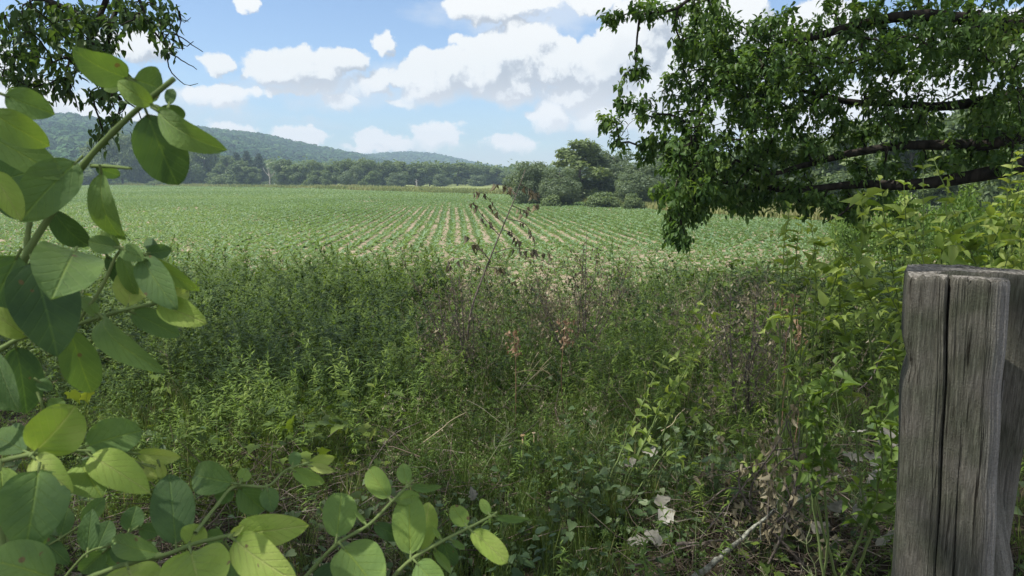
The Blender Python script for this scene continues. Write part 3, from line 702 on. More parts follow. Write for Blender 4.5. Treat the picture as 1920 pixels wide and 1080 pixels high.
# filler wood behind the line so that no gap opens
m = MB(); n = 900
px = rng.uniform(-300, 1150, n); d = rng.uniform(360, 520, n); c = np.array([P(a, 345, b) for a, b in zip(px, d)]); c[:, 2] = -1.5
h = np.interp(px, [-300, 60, 250, 420, 520, 700, 960, 1150], [17, 16, 14, 16, 15, 14, 13, 14]) * rng.uniform(.75, 1.0, n)
lob = np.c_[c[:, :2], c[:, 2] + h * .5, h * .42, h * .42, h * .52]
crown_cloud(m, lob, 52000, 1.7, .42, .4, .8)
tag(m.build('forest', M_FAR), 'mass of dark trees behind the far tree line at the foot of the hill', 'wood', kind='stuff')
# bare tree and pale snags
def bare_tree(px, top, d, label, spread):
    p = P(px, 345, d); z = float(Z(p[0], p[1])); H = P(px, top, d)[2] - z; e = empty('dead_tree', (p[0], p[1], z), label, 'tree')
    t = MB(); tube(t, [(0, 0, -.2), (.1, 0, H * .4), (0, 0, H * .7)], [.4, .3, .2], 7); t.build('trunk', M_STEMW, e)
    b = MB(); r = np.random.default_rng(int(px))
    for k in range(9):
        a = r.uniform(0, 6.28); z0 = H * r.uniform(.35, .7); L = H * r.uniform(.3, .5) * spread
        tube(b, smooth_path([(0, 0, z0), (math.cos(a) * L * .5, math.sin(a) * L * .3, z0 + L * .45), (math.cos(a) * L * .8, math.sin(a) * L * .5, min(H, z0 + L))], 5), np.linspace(.16, .05, 5), 5)
    b.build('branch', M_STEMW, e)
M_STEMW = bark_mat('weathered wood', (.2, .19, .17), (.42, .4, .36), 4)
bare_tree(506, 314, 285, 'bare dead tree with pale forked branches in the far tree line', 1)
bare_tree(781, 332, 290, 'slim pale snag standing before the far trees below the low blue hill', .35)

# ------------------------------------------------------------------ near trees grown towards points inside their crowns
def grow(mains, targets, r_tip, sag=.03, step=.35, bias=.25):
    """mains: list of (points, r0, r1). Every target is joined to the nearest piece of the growing tree."""
    Pn = []; par = []; fixed = []
    for pts, r0, r1 in mains:
        L = np.linalg.norm(np.diff(np.asarray(pts, float), axis=0), axis=1).sum(); k = max(4, int(L / .22))
        q = smooth_path(pts, k); rr = np.linspace(r0, r1, k)
        for i in range(k): par.append(len(Pn) - 1 if i else -1); Pn.append(q[i]); fixed.append(rr[i])
    nm = len(Pn); A = np.zeros((nm + len(targets) * 14, 3)); A[:nm] = Pn; depth = np.zeros(len(A)); n = nm
    par = list(par); rad0 = np.zeros(len(A)); rad0[:nm] = fixed
    d0 = np.array([np.min(((A[:nm] - t) ** 2).sum(1)) for t in targets]); tips = []
    for ti in np.argsort(d0):
        t = targets[ti]; dd = np.sqrt(((A[:n] - t) ** 2).sum(1)) + bias * depth[:n]; k = int(np.argmin(dd))
        a = A[k]; L = np.linalg.norm(t - a); m = int(min(12, max(2, L / step)))
        u = np.linspace(0, 1, m + 1)[1:, None]
        mid = (a + t) / 2 + np.array([0, 0, .12 * L]) + rng.normal(0, .07 * L, 3)
        q = a * (1 - u) ** 2 + 2 * u * (1 - u) * mid + t * u ** 2
        last = k
        for i in range(m):
            if n >= len(A): break
            A[n] = q[i]; par.append(last); depth[n] = depth[k] + L * (i + 1) / m; last = n; n += 1
        tips.append(last)
    cnt = np.zeros(n)
    for t in tips:
        cnt[t] += 1
    par = np.array(par)
    for i in range(n - 1, nm - 1, -1):
        if par[i] >= 0: cnt[par[i]] += cnt[i]
    rad = np.where(np.arange(n) < nm, rad0[:n], np.minimum(r_tip * np.sqrt(np.maximum(cnt, 1)), .05))
    return A[:n], par, rad, nm, tips, cnt

def skeleton_mesh(mb, A, par, rad, nm, thick=None, sides=5):
    n = len(A); kids = [[] for _ in range(n)]
    for i in range(n):
        if par[i] >= 0: kids[par[i]].append(i)
    done = np.zeros(n, bool)
    starts = [i for i in range(nm) if par[i] < 0] + list(range(nm, n))
    for s in starts:
        if done[s]: continue
        ch = [s]; done[s] = True
        while True:
            c = [k for k in kids[ch[-1]] if not done[k] and (k < nm) == (ch[-1] < nm)]
            if not c: break
            k = max(c, key=lambda j: rad[j]); done[k] = True; ch.append(k)
        if par[s] >= 0: ch = [par[s]] + ch
        if len(ch) < 2: continue
        rr = rad[ch].copy()
        if par[s] >= 0: rr[0] = rr[1]
        tube(mb, A[ch], rr, 8 if rr[0] > .05 else (5 if rr[0] > .012 else 3), .5, .06 if rr[0] > .03 else 0)

def ell(e, world=False):
    """random points inside an ellipsoid given in photograph pixels and metres of depth, or in the world"""
    if world: c, r, n = e; return np.asarray(c) + rdir(n) * (rng.random((n, 1)) ** .45) * np.asarray(r)
    px, py, d, rx, ry, rd, n = e
    q = rdir(n) * (rng.random((n, 1)) ** .42)
    return np.array([P(px + a * rx, py + b * ry, d + c * rd) for a, b, c in q])

def leafy(mb, A, par, tips, nleaf, size, asp, T=LEAF, spread=.16, tint=.5, droop=.3, hang=.55):
    """leaves around the last nodes of every twig"""
    tips = np.asarray(tips); n = len(tips); i = np.repeat(tips, nleaf); k = len(i)
    pr = par[i]; u = rng.random(k)[:, None] ** .8; base = A[i] * u + A[pr] * (1 - u)
    ax = norm(A[i] - A[pr]); base = base + rdir(k) * spread * rng.random((k, 1))
    D = norm(rdir(k) + .55 * ax + np.array([0, 0, -hang])); N = np.array([0, 0, 1.0]) + .55 * rdir(k)
    L = size * rng.uniform(.5, 1.35, k)
    place(mb, T, base, D, N, L, L * asp * rng.uniform(.8, 1.15, k), np.clip(tint + np.repeat(rng.normal(0, .16, n), nleaf) + rng.normal(0, .1, k), 0, 1), droop=droop)

# ---- the big tree on the right: trunk outside the picture, limbs reaching in and drooping
TX, TY = 8.6, 9.6
tz = float(Z(TX, TY))
tr = empty('box_elder_tree', (TX, TY, tz), 'big dark-limbed tree whose drooping leafy boughs overhang the field at right', 'tree')
trunk = [(TX, TY, tz - .3), (TX - .1, TY, .6), (TX - .15, TY - .1, 2.2), (TX - .3, TY, 4.5), (TX - .5, TY + .3, 7.0), (TX - .4, TY + .3, 9.2)]
mains = [(trunk, .42, .16),
         ([(TX - .1, TY, 1.3), P(1990, 300, 9.0), P(1890, 318, 9.0), P(1800, 335, 9.2), P(1700, 347, 9.5), P(1600, 346, 9.9), P(1500, 356, 10.2), P(1400, 350, 10.5), P(1340, 338, 10.6)], .15, .02),
         ([(TX - .1, TY, 1.7), P(2000, 240, 9.2), P(1920, 256, 9.2), P(1850, 271, 9.4), P(1700, 273, 9.6), P(1600, 287, 9.8), P(1500, 312, 10.0), P(1440, 326, 10.0), P(1380, 300, 10.0)], .13, .02),
         ([(TX - .15, TY, 2.3), P(2010, 150, 9.4), P(1920, 174, 9.4), P(1860, 186, 9.6), P(1760, 200, 9.8), P(1690, 194, 9.8), P(1600, 192, 10), P(1500, 170, 10), P(1400, 180, 10)], .11, .02),
         ([(TX - .2, TY, 3.4), P(1850, 40, 9.3), P(1700, 30, 9.5), P(1560, 60, 9.6), P(1430, 100, 9.8), P(1340, 160, 9.8), P(1300, 260, 9.6)], .12, .02),
         ([(TX - .2, TY, 3.8), P(1700, -60, 9.4), P(1500, -80, 9.3), P(1350, -40, 9.3), P(1260, 20, 9.4), P(1180, 25, 9.4)], .11, .015),
         ([(TX - .3, TY, 4.6), (5.5, 7.5, 6.3), (3.0, 5.5, 6.9), (.5, 4.0, 7.1)], .14, .03),
         ([(TX - .4, TY, 5.4), (6, 11.5, 7.6), (3.5, 12.5, 8.3), (.8, 13, 8.6)], .13, .03),
         ([(TX - .4, TY + .2, 5.8), (6, 9.5, 8.5), (3, 8.5, 9.0)], .12, .03),
         ([(TX - .3, TY, 5.0), (9, 5.5, 7.2), (8.5, 2.0, 7.6)], .14, .03)]
E = [(1340, 215, 10, 120, 150, 1.3, 170), (1285, 330, 9.6, 66, 84, .8, 115), (1270, 425, 9.5, 22, 48, .25, 26), (1300, 380, 9.6, 40, 40, .4, 34), (1420, 130, 10, 130, 110, 1.4, 190), (1320, 60, 9.8, 70, 70, .9, 70), (1560, 100, 10, 160, 115, 1.8, 185),
     (1740, 85, 9.6, 170, 105, 1.8, 175), (1880, 80, 9.0, 90, 110, 1.5, 95), (1500, 245, 10.2, 140, 75, 1.4, 105), (1690, 225, 10, 150, 50, 1.3, 55), (1440, 335, 10.5, 120, 50, 1.0, 60), (1600, 385, 10.4, 130, 30, .9, 46), (1520, 370, 10.4, 110, 42, .8, 38), (1390, 375, 10.2, 70, 35, .7, 34),
     (1860, 225, 9.4, 90, 60, 1.3, 56), (1850, 300, 9.5, 100, 30, 1.0, 34), (1680, 320, 10, 120, 30, 1.0, 34), (1215, 20, 9.4, 45, 16, .3, 13), (1150, 35, 9.4, 24, 14, .2, 7), (1190, 135, 9.5, 26, 16, .25, 8), (1165, 190, 9.5, 22, 16, .2, 6), (1145, 225, 9.5, 18, 22, .2, 7), (1205, 205, 9.6, 34, 26, .3, 10), (1220, 280, 9.6, 40, 26, .3, 14), (1160, 262, 9.6, 20, 8, .2, 3)]
T1 = np.vstack([ell(e) for e in E])
T2 = np.vstack([ell(e, True) for e in [((4.5, 9.5, 8.4), (4.6, 4.5, 1.9), 270), ((1.0, 11.5, 8.6), (4.2, 4.5, 1.7), 130), ((2.0, 5.0, 7.4), (4.0, 3.8, 1.5), 210), ((8.0, 4.5, 7.6), (3.5, 4, 1.6), 190), ((8.5, 12, 8.2), (4, 4, 2.5), 220), ((7.5, 16, 8.5), (4, 3, 2), 120)]])  # crown out of view overhead, its spread shaped to shade the bank
ppx, ppy, pd = pix(T2); T2 = T2[(ppy < -70) | (ppx > 2000) | (pd < 0)]
A, par, rad, nm, tips, cnt = grow(mains, np.vstack([T1, T2]), .0045)
b = MB(); skeleton_mesh(b, A, par, rad, nm)
b.build('trunk', M_BARK, tr, tr.location)
n1 = len(T1); tp = np.array(tips); qx, qy, qd = pix(A[tp]); seen = (qy > -80) & (qx < 2020)
m = MB(); leafy(m, A, par, tp[seen], 25, .098, .5, spread=.14, tint=.53)
leafy(m, A, par, tp[~seen], 15, .20, .6, KITE, .42, .55)
m.build('crown', M_TREE, tr, tr.location)
m = MB()                                                        # bare broken twigs under the limbs
for (a, bb_) in [((1625, 362, 9.8), (1545, 418, 9.7)), ((1600, 375, 9.8), (1570, 408, 9.8)), ((1165, 255, 9.6), (1190, 225, 9.6)), ((1150, 262, 9.6), (1175, 240, 9.6))]:
    m = MB(); p0, p1 = P(*a), P(*bb_); tube(m, smooth_path([p0, (p0 + p1) / 2 + rng.normal(0, .04, 3), p1], 6), np.linspace(.022, .006, 6) * (1 if a[0] > 1300 else .3), 5); m.build('dead_twig', M_BARK, tr, tr.location)

# ---- the tree at the left: branches hanging in at the top corner
LX, LY = -7.4, 5.6
lz = float(Z(LX, LY))
lt = empty('cherry_tree', (LX, LY, lz), 'dark-leaved tree whose hanging branches fill the upper left corner', 'tree')
mains = [([(LX, LY, lz - .3), (LX + .1, LY, 1.5), (LX + .2, LY - .1, 3.6), (LX + .5, LY, 6.0), (LX + .6, LY, 8.6)], .34, .12),
         ([(LX + .2, LY, 3.6), (-5.2, 5.6, 5.0), (-3.8, 5.6, 4.4), P(190, -60, 5.6), P(188, 20, 5.5), P(178, 65, 5.5), P(163, 92, 5.5), P(150, 130, 5.5)], .10, .015),
         ([(-4.2, 5.6, 4.6), P(206, -50, 5.7), P(209, 20, 5.7), P(207, 60, 5.6), P(199, 98, 5.6), P(190, 150, 5.6)], .05, .012),
         ([(LX + .2, LY, 3.0), P(-60, -40, 5.7), P(60, -10, 5.6), P(120, 14, 5.5), P(170, 38, 5.5)], .07, .018),
         ([(LX + .2, LY, 2.8), P(-80, 40, 5.9), P(10, 30, 5.8), P(28, 80, 5.8), P(26, 130, 5.8)], .05, .01),
         ([(-3.8, 5.6, 4.4), P(240, -50, 5.6), P(262, 25, 5.6), P(290, 55, 5.6), P(312, 88, 5.6)], .03, .008),
         ([(LX + .3, LY, 5.0), (-4.8, 4.6, 6.6), (-2.4, 4.0, 7.2), (-.6, 3.6, 7.2)], .13, .03),
         ([(LX + .4, LY, 5.6), (-5.2, 8, 7.2), (-3.6, 10, 8.0), (-3.0, 12.5, 8.8)], .12, .03),
         ([(LX + .3, LY, 4.6), (-6.4, 3.4, 5.6), (-5.4, 1.0, 6.2)], .10, .03)]
E = [(55, 50, 5.6, 75, 70, .5, 62), (40, 128, 5.7, 50, 46, .4, 36), (135, 55, 5.5, 60, 60, .5, 50), (205, 40, 5.5, 70, 55, .5, 52), (285, 30, 5.6, 48, 46, .4, 36), (310, 80, 5.5, 16, 24, .2, 9), (180, 108, 5.5, 60, 34, .4, 34), (110, 135, 5.5, 40, 30, .3, 18), (200, 165, 5.5, 44, 24, .3, 17), (60, 165, 5.6, 36, 20, .3, 9), (120, 172, 5.5, 26, 14, .3, 6), (215, 195, 5.5, 22, 10, .2, 4), (205, 232, 5.5, 26, 12, .15, 9), (190, 258, 5.5, 16, 16, .15, 6)]
T1 = np.vstack([ell(e) for e in E])
T2 = np.vstack([ell(e, True) for e in [((-3.6, 5.4, 7.2), (3.8, 3.2, 1.5), 120), ((-1.2, 3.4, 7.3), (3.2, 3.0, 1.2), 130), ((-4.6, 9.5, 8.2), (3.6, 3.4, 1.6), 70), ((-4.7, .4, 6.6), (3.4, 2.6, 1.4), 265), ((-8.2, 6.5, 7.6), (3.2, 4.5, 1.8), 110)]])  # unseen overhead crown, placed and thinned to shade foreground leaves and weeds
ppx, ppy, pd = pix(T2); T2 = T2[(ppy < -70) | (pd < 0)]
A, par, rad, nm, tips, cnt = grow(mains, np.vstack([T1, T2]), .0030, step=.2)
b = MB(); skeleton_mesh(b, A, par, rad, nm)
b.build('trunk', M_BARK, lt, lt.location)
tp = np.array(tips); qx, qy, qd = pix(A[tp]); seen = (qy > -80) & (qd > 0)
m = MB(); leafy(m, A, par, tp[seen], 7, .082, .46, spread=.12, tint=.45, hang=.7)
leafy(m, A, par, tp[~seen], 14, .20, .6, KITE, .42, .5)
m.build('crown', M_TREEL, lt, lt.location)
m = MB()
for pl in [[(332, 8), (340, 40), (352, 36), (358, 33)], [(336, 20), (338, 48), (330, 60)], [(312, 58), (335, 68), (352, 78), (380, 97)], [(312, 98), (318, 128), (335, 150), (352, 160), (371, 157)], [(318, 100), (340, 112), (369, 129)], [(330, 62), (345, 85), (362, 78)], [(320, 88), (345, 92)],
           [(98, 150), (102, 175), (107, 201)], [(84, 155), (86, 180)], [(168, 168), (172, 190), (187, 213)], [(190, 180), (194, 205)], [(236, 185), (233, 205), (216, 214), (200, 210)], [(236, 188), (255, 205), (268, 228), (272, 250)], [(140, 185), (148, 209)], [(216, 214), (208, 224)]]:
    m = MB(); q = np.array([P(a, c, 5.5 + .02 * i) for i, (a, c) in enumerate(pl)]); tube(m, smooth_path(q, 8) + rng.normal(0, .003, (8, 3)), np.linspace(.006, .0028, 8), 4); m.build('dead_twig', M_BARK, lt, lt.location)

# bright bushes beyond the big limb at right
KINDS['nearbush'] = (make_bush('bush', M_BUSH, 2.6, 1.7, 5200, .13, 9), 2.6, 3.4, 'bush')
for i, (px, top, bot, d, w) in enumerate([(1690, 352, 470, 21, 170), (1800, 340, 480, 18, 190), (1905, 330, 500, 15, 200), (1590, 385, 440, 26, 110), (2030, 320, 500, 13, 260)]):
    stand('nearbush', px, top, bot, d, ['sunlit bush below the thick limb, behind the tall leafy shrub', 'sunlit yellow-green bush behind the weathered post', 'bright bush at the right edge behind the weathered post', 'low bright bush beside the pale meadow strip under the boughs', 'bush just past the right edge behind the post'][i], 'sunlit bushes under the big tree', w)

# ------------------------------------------------------------------ honeysuckle in the foreground: broad leaves set one by one
def big_leaf(mb, base, tip, W, tint, roll=0.0, curl=.1, fold=.12, twist=0.0, shape=(.55, .68), pet=.07, nrm=None):
    base = np.asarray(base, float); tip = np.asarray(tip, float); ax = tip - base; L = np.linalg.norm(ax); ax /= L
    view = norm(CAM - (base + tip) / 2) if nrm is None else np.asarray(nrm, float)
    n0 = norm(view - ax * (view @ ax)); s0 = np.cross(ax, n0)
    cr, sr = math.cos(roll), math.sin(roll); N = n0 * cr + s0 * sr; S = s0 * cr - n0 * sr
    R, Cn = 18, 11; t = np.linspace(0, 1, R); s = np.linspace(-1, 1, Cn)
    w = t ** shape[0] * (1 - t) ** shape[1]; w /= w.max()
    w[-1] = .02; w[0] = .03
    tw = twist * (t - .3)
    ph = rng.uniform(0, 6.28); wav = .035 * np.sin(t[:, None] * 11 + ph + (s[None] > 0) * 1.7) * np.abs(s[None]) ** 2
    x = w[:, None] * s[None] * W / 2
    curl = curl * rng.uniform(1.0, 1.9); h = W * (fold * np.abs(s[None]) ** 1.3 * w[:, None] + wav) + L * curl * (4 * t * (1 - t))[:, None] * .35 - L * curl * .3 * (t ** 2)[:, None]
    h = h + W * .015 * np.cos((t[:, None] - .42 * np.abs(x) / (W / 2)) * 6.5 * 2 * pi) * np.minimum(1, 3 * np.abs(s[None]))
    Sx = S[None] * np.cos(tw)[:, None] + N[None] * np.sin(tw)[:, None]; Nx = N[None] * np.cos(tw)[:, None] - S[None] * np.sin(tw)[:, None]
    p0 = base + ax * L * pet
    V = p0 + ax * (t * L * (1 - pet))[:, None, None] + Sx[:, None] * x[..., None] + Nx[:, None] * h[..., None]
    i = np.arange(R - 1)[:, None] * Cn; j = np.arange(Cn - 1)[None]; A = (i + j).ravel()
    Fc = np.r_[np.c_[A, A + 1, A + Cn + 1], np.c_[A, A + Cn + 1, A + Cn]]
    U = np.stack([(w[:, None] * s[None]), np.repeat(t[:, None], Cn, 1)], -1).reshape(-1, 2)
    mb.add(V.reshape(-1, 3), Fc, tint, U)
    return np.array([base - ax * .002, p0 + N * W * .01 + ax * .003])

DK, MD, LT, BR, YG = .26, .42, .58, .78, .88  # leaf tones: young leaves' own yellow-green, plus lit and shaded tones painted in
def shoot_plant(root, shoots, label):
    """a shrub: each shoot is a stem with its own leaves; points in photograph pixels and metres of depth"""
    e = empty('honeysuckle_shrub', root, label, 'shrub')
    for stems, leaves in shoots:
        sm = MB()
        for pts, r0, r1 in stems:
            q = np.array([P(*p) if len(p) == 3 and abs(p[0]) + abs(p[1]) > 12 else np.array(p[:3]) for p in pts])
            k = max(10, 5 * len(q)); qq = smooth_path(q, k)
            rr = np.linspace(r0, r1, k) * (1 + .22 * np.exp(-((np.arange(k) % 5) / .6) ** 2)); tube(sm, qq, rr, 9, rng.uniform(.45, .8))
        lm = MB()
        for lf in leaves:
            bx, by, tx, ty, W, d, dd, tint = lf[:8]; kw = lf[8] if len(lf) > 8 else {}
            b0 = P(bx, by, d); t0 = P(tx, ty, d + dd); roll = kw.get('roll', rng.uniform(-.25, .25)); k2 = {a: b for a, b in kw.items() if a != 'roll'}
            pt = big_leaf(lm, b0, t0, W / F * d / max(.35, math.cos(roll)), np.clip(tint + rng.normal(0, .03), 0, 1), roll=roll, **k2)
            tube(sm, pt, [.0011, .0009], 5, .6)
        o = sm.build('stem', M_STEM, e, root, smooth=True)
        if leaves: lm.build('leaves', M_HON, o, root, smooth=True).matrix_parent_inverse.identity()
    return e

S1 = ([([(-40, 700, .52), (20, 560, .51), (50, 478, .50), (100, 395, .50), (160, 305, .50), (215, 245, .49), (268, 196, .48), (326, 148, .47)], .0030, .0018),
       ([(-.30, .36, .0), (-.31, .40, .6), (-.335, .44, 1.1), (-40, 700, .52)], .005, .0031), ([(49, 480, .5), (52, 440, .5), (55, 405, .5), (30, 380, .5)], .0022, .0014),
       ([(172, 311, .5), (205, 312, .49), (246, 316, .48)], .0014, .001), ([(268, 196, .48), (262, 170, .485), (246, 149, .49)], .0013, .001)],
      [(272, 203, 333, 350, 92, .475, .03, DK, dict(curl=.12, roll=.15)), (288, 203, 414, 284, 52, .46, -.01, MD, dict(curl=.25, roll=.55)), (316, 200, 323, 164, 20, .47, .01, DK), (296, 200, 348, 222, 36, .49, .02, DK),
       (246, 151, 136, 96, 62, .48, -.03, MD, dict(twist=.5, curl=.2)), (244, 150, 186, 152, 44, .495, .02, LT), (246, 147, 306, 168, 68, .48, .02, MD, dict(curl=.22)), (292, 200, 218, 152, 38, .465, -.01, LT, dict(curl=.25)),
       (2, 176, 102, 214, 56, .47, .01, MD), (-25, 205, 92, 275, 60, .45, .02, LT, dict(curl=.2)), (-30, 250, 120, 335, 62, .47, .01, MD), (152, 296, 36, 414, 82, .49, -.02, DK, dict(curl=.15)), (-20, 315, 40, 412, 48, .44, 0, BR),
       (-20, 345, 75, 318, 70, .52, .02, DK), (92, 388, 168, 468, 48, .51, .03, .2, dict(curl=.25, roll=.3)), (188, 314, 224, 458, 46, .49, .02, MD, dict(curl=.3, roll=.5)), (176, 311, 226, 330, 26, .50, .02, DK),
       (143, 466, 100, 552, 108, .455, -.05, MD, dict(curl=.15, shape=(.42, .5))), (58, 482, 108, 664, 112, .48, -.02, .18, dict(curl=.12, fold=.18)), (38, 470, -30, 610, 96, .49, 0, .2), (60, 485, 20, 575, 70, .54, .03, DK), (-10, 395, 60, 375, 60, .5, .02, DK)])
S2 = ([([(-45, 675, .50), (0, 655, .50), (45, 632, .50), (140, 610, .50), (185, 596, .50), (238, 580, .49), (296, 568, .49)], .0019, .0011), ([(140, 612, .5), (190, 540, .51), (226, 470, .51), (268, 479, .51)], .0013, .001),
       ([(70, 735, .5), (80, 765, .5), (84, 800, .52)], .0009, .0009), ([(-.31, .40, .6), (-.345, .44, 1.2), (-45, 675, .5)], .004, .002), ([(84, 800, .52), (60, 860, .53)], .0009, .0012)],
      [(128, 608, 173, 742, 66, .52, .03, MD, dict(curl=.15)), (58, 634, -25, 578, 46, .48, -.01, BR), (28, 640, 52, 778, 68, .51, .01, .1, dict(curl=.15)), (-12, 650, 34, 775, 36, .48, 0, .28, dict(roll=.5)),
       (184, 597, 154, 556, 26, .5, .01, MD), (187, 590, 291, 695, 46, .485, -.03, MD, dict(curl=.3, roll=.45, fold=.25)), (240, 582, 337, 630, 46, .50, .01, .2, dict(roll=-.2)), (292, 567, 384, 605, 52, .49, -.01, BR),
       (238, 582, 258, 498, 62, .505, .02, BR, dict(curl=.2)), (300, 564, 356, 546, 38, .50, .02, BR), (262, 477, 329, 578, 56, .495, -.02, DK, dict(roll=.3)), (272, 478, 373, 546, 30, .50, .01, LT, dict(roll=.4)),
       (270, 476, 322, 468, 30, .5, .01, .25), (226, 465, 163, 452, 34, .5, 0, MD), (226, 465, 270, 486, 34, .495, -.01, MD), (228, 466, 186, 436, 24, .505, .01, LT), (226, 470, 256, 556, 30, .5, .01, MD, dict(roll=.4)),
       (198, 474, 238, 545, 24, .51, .01, .12, dict(roll=.4)), (68, 712, 98, 732, 22, .51, 0, .3), (300, 478, 272, 446, 22, .51, .02, .2)])
honey1 = shoot_plant((-.30, .36, 0), [S1, S2], 'tall honeysuckle shrub with large leaves leaning in at the left edge')

A1 = ([([(-60, 885, .50), (-10, 868, .50), (58, 852, .49), (110, 846, .50), (160, 846, .51), (205, 850, .52), (250, 849, .53)], .0021, .001), ([(-.26, .34, 0), (-.31, .38, .7), (-60, 885, .5)], .005, .0022), ([(205, 850, .52), (262, 868, .53), (300, 880, .53)], .001, .0007)],
      [(60, 852, 142, 764, 96, .48, .01, BR, dict(curl=.16, shape=(.48, .5))), (60, 855, 132, 922, 56, .48, -.02, BR, dict(roll=.3)), (150, 840, 268, 806, 74, .51, .03, MD, dict(curl=.1)), (163, 850, 277, 920, 64, .50, -.02, BR, dict(curl=.15)),
       (148, 862, 190, 930, 76, .50, -.02, LT), (250, 850, 338, 858, 30, .53, .01, YG, dict(roll=.3)), (232, 856, 286, 902, 24, .53, 0, YG), (297, 866, 306, 900, 18, .53, 0, .95, dict(fold=.4)), (262, 872, 296, 898, 18, .53, 0, YG),
       (0, 868, 6, 985, 58, .46, -.02, LT), (74, 872, 48, 1032, 108, .47, -.03, .3, dict(curl=.18, fold=.2)), (55, 850, -25, 812, 54, .50, .02, .24), (60, 840, 12, 800, 42, .52, .02, DK), (80, 850, 130, 812, 40, .52, .02, .22), (110, 1088, -35, 1046, 94, .44, -.01, .40, dict(curl=.2)), (20, 960, 70, 1040, 70, .55, .02, DK), (-15, 935, 30, 1010, 60, .56, .02, DK),
       (90, 770, 120, 750, 30, .54, .01, MD), (-20, 740, 45, 760, 40, .53, .01, DK)])
A2 = ([([(100, 1110, .56), (160, 1040, .56), (205, 1022, .56), (240, 1000, .56), (262, 985, .57)], .0012, .0008), ([(60, 1040, .6), (112, 1010, .6), (150, 985, .6), (168, 962, .6)], .001, .0008), ([(-.24, .40, 0), (-.25, .46, .6), (100, 1110, .56)], .004, .0014), ([(-.25, .46, .6), (60, 1040, .6)], .002, .001)],
      [(164, 1040, 172, 954, 36, .56, .01, .22), (240, 1000, 256, 948, 40, .565, .01, .3), (162, 1044, 232, 1068, 52, .58, .02, DK), (178, 1040, 206, 974, 42, .58, .02, .2), (70, 1000, 130, 1058, 32, .6, 0, .22), (150, 985, 196, 932, 32, .6, .02, .3),
       (112, 1010, 128, 950, 30, .6, .02, .26), (120, 1005, 80, 965, 34, .61, .02, .2), (205, 1022, 258, 1052, 40, .57, .01, .2), (258, 990, 300, 1000, 30, .57, .01, .24), (200, 1030, 150, 1075, 40, .57, .0, .3)])
A3 = ([([(60, 1120, .50), (150, 1090, .50), (230, 1060, .49), (310, 1040, .49), (370, 1018, .485), (435, 1002, .48), (456, 986, .48)], .0021, .0013), ([(366, 1000, .49), (405, 950, .52), (440, 912, .54), (500, 912, .55), (530, 886, .56), (548, 876, .56), (578, 868, .565)], .0014, .0008), ([(-.24, .40, 0), (-.25, .42, .7), (60, 1120, .5)], .005, .0022)],
      [(306, 1040, 203, 1012, 44, .49, .01, .42, dict(curl=.2, fold=.25)), (238, 1060, 262, 1140, 96, .48, -.03, BR), (331, 1032, 317, 886, 78, .50, .03, .17, dict(curl=.1)), (356, 1028, 385, 1140, 118, .475, -.04, .74, dict(curl=.18)), (350, 1025, 378, 984, 50, .49, .01, BR),
       (434, 1002, 574, 986, 62, .48, .0, BR, dict(curl=.22, shape=(.4, .6))), (434, 1008, 548, 1090, 72, .475, -.03, BR, dict(curl=.15)), (433, 1004, 457, 984, 15, .47, 0, .97, dict(fold=.4)), (424, 1020, 486, 1120, 74, .50, .01, .26), (380, 1000, 420, 1012, 30, .50, .01, DK),
       (442, 907, 355, 888, 62, .54, .01, .3, dict(curl=.35)), (450, 905, 463, 878, 26, .54, .01, LT), (445, 910, 497, 958, 50, .55, .01, .24, dict(fold=.3)), (500, 912, 511, 960, 34, .55, -.01, .3), (575, 868, 628, 859, 24, .565, .01, YG, dict(roll=.3)), (578, 872, 626, 884, 18, .565, 0, .95),
       (545, 880, 608, 906, 28, .56, 0, LT, dict(roll=.3)), (547, 876, 557, 846, 24, .56, .01, .3), (440, 915, 405, 940, 30, .56, .01, .3)])
honey2 = shoot_plant((-.25, .40, 0), [A1, A2, A3], 'low honeysuckle shrub with bright lime leaves filling the lower left corner')
B1 = ([([(520, 1140, .55), (570, 1085, .55), (632, 1020, .55), (690, 985, .56), (735, 940, .57), (764, 911, .58), (775, 900, .58)], .0018, .0009), ([(-.12, .40, 0), (-.14, .42, .7), (520, 1140, .55)], .004, .0018)],
      [(630, 1015, 641, 922, 64, .55, .02, .46, dict(curl=.12, shape=(.5, .5))), (638, 1020, 712, 1112, 92, .54, -.03, .5, dict(curl=.14)), (733, 938, 690, 878, 42, .57, .02, LT, dict(shape=(.5, .5))), (737, 940, 788, 928, 26, .575, .01, .5), (764, 911, 754, 868, 28, .58, .01, LT),
       (765, 911, 828, 914, 15, .58, .0, .34, dict(roll=.6)), (697, 978, 757, 1012, 30, .565, .01, .2, dict(roll=.3)), (688, 985, 664, 958, 9, .56, .0, .5), (578, 1085, 660, 1078, 52, .57, .02, .1), (560, 1095, 500, 1075, 60, .58, .02, .14)])
B2 = ([([(680, 1140, .56), (730, 1090, .56), (770, 1050, .56), (830, 1014, .57), (880, 989, .58), (922, 967, .59), (932, 960, .59)], .0018, .0009), ([(-.12, .40, 0), (-.09, .43, .7), (680, 1140, .56)], .004, .0018)],
      [(770, 1048, 767, 926, 64, .56, .02, .48, dict(curl=.1, shape=(.5, .5))), (785, 1040, 806, 940, 46, .575, .03, BR), (778, 1052, 834, 1112, 54, .555, -.02, .46), (877, 989, 846, 948, 34, .58, .01, LT), (880, 992, 951, 1054, 40, .575, -.02, BR, dict(shape=(.5, .45))), (919, 967, 901, 935, 19, .59, .01, LT),
       (922, 967, 992, 974, 14, .59, 0, .38, dict(roll=.6)), (828, 1013, 811, 988, 9, .57, 0, LT), (830, 1012, 848, 1066, 40, .59, .01, .12), (812, 1025, 847, 1076, 17, .575, 0, .5, dict(twist=1.5)), (845, 1012, 872, 1030, 12, .58, 0, .36)])
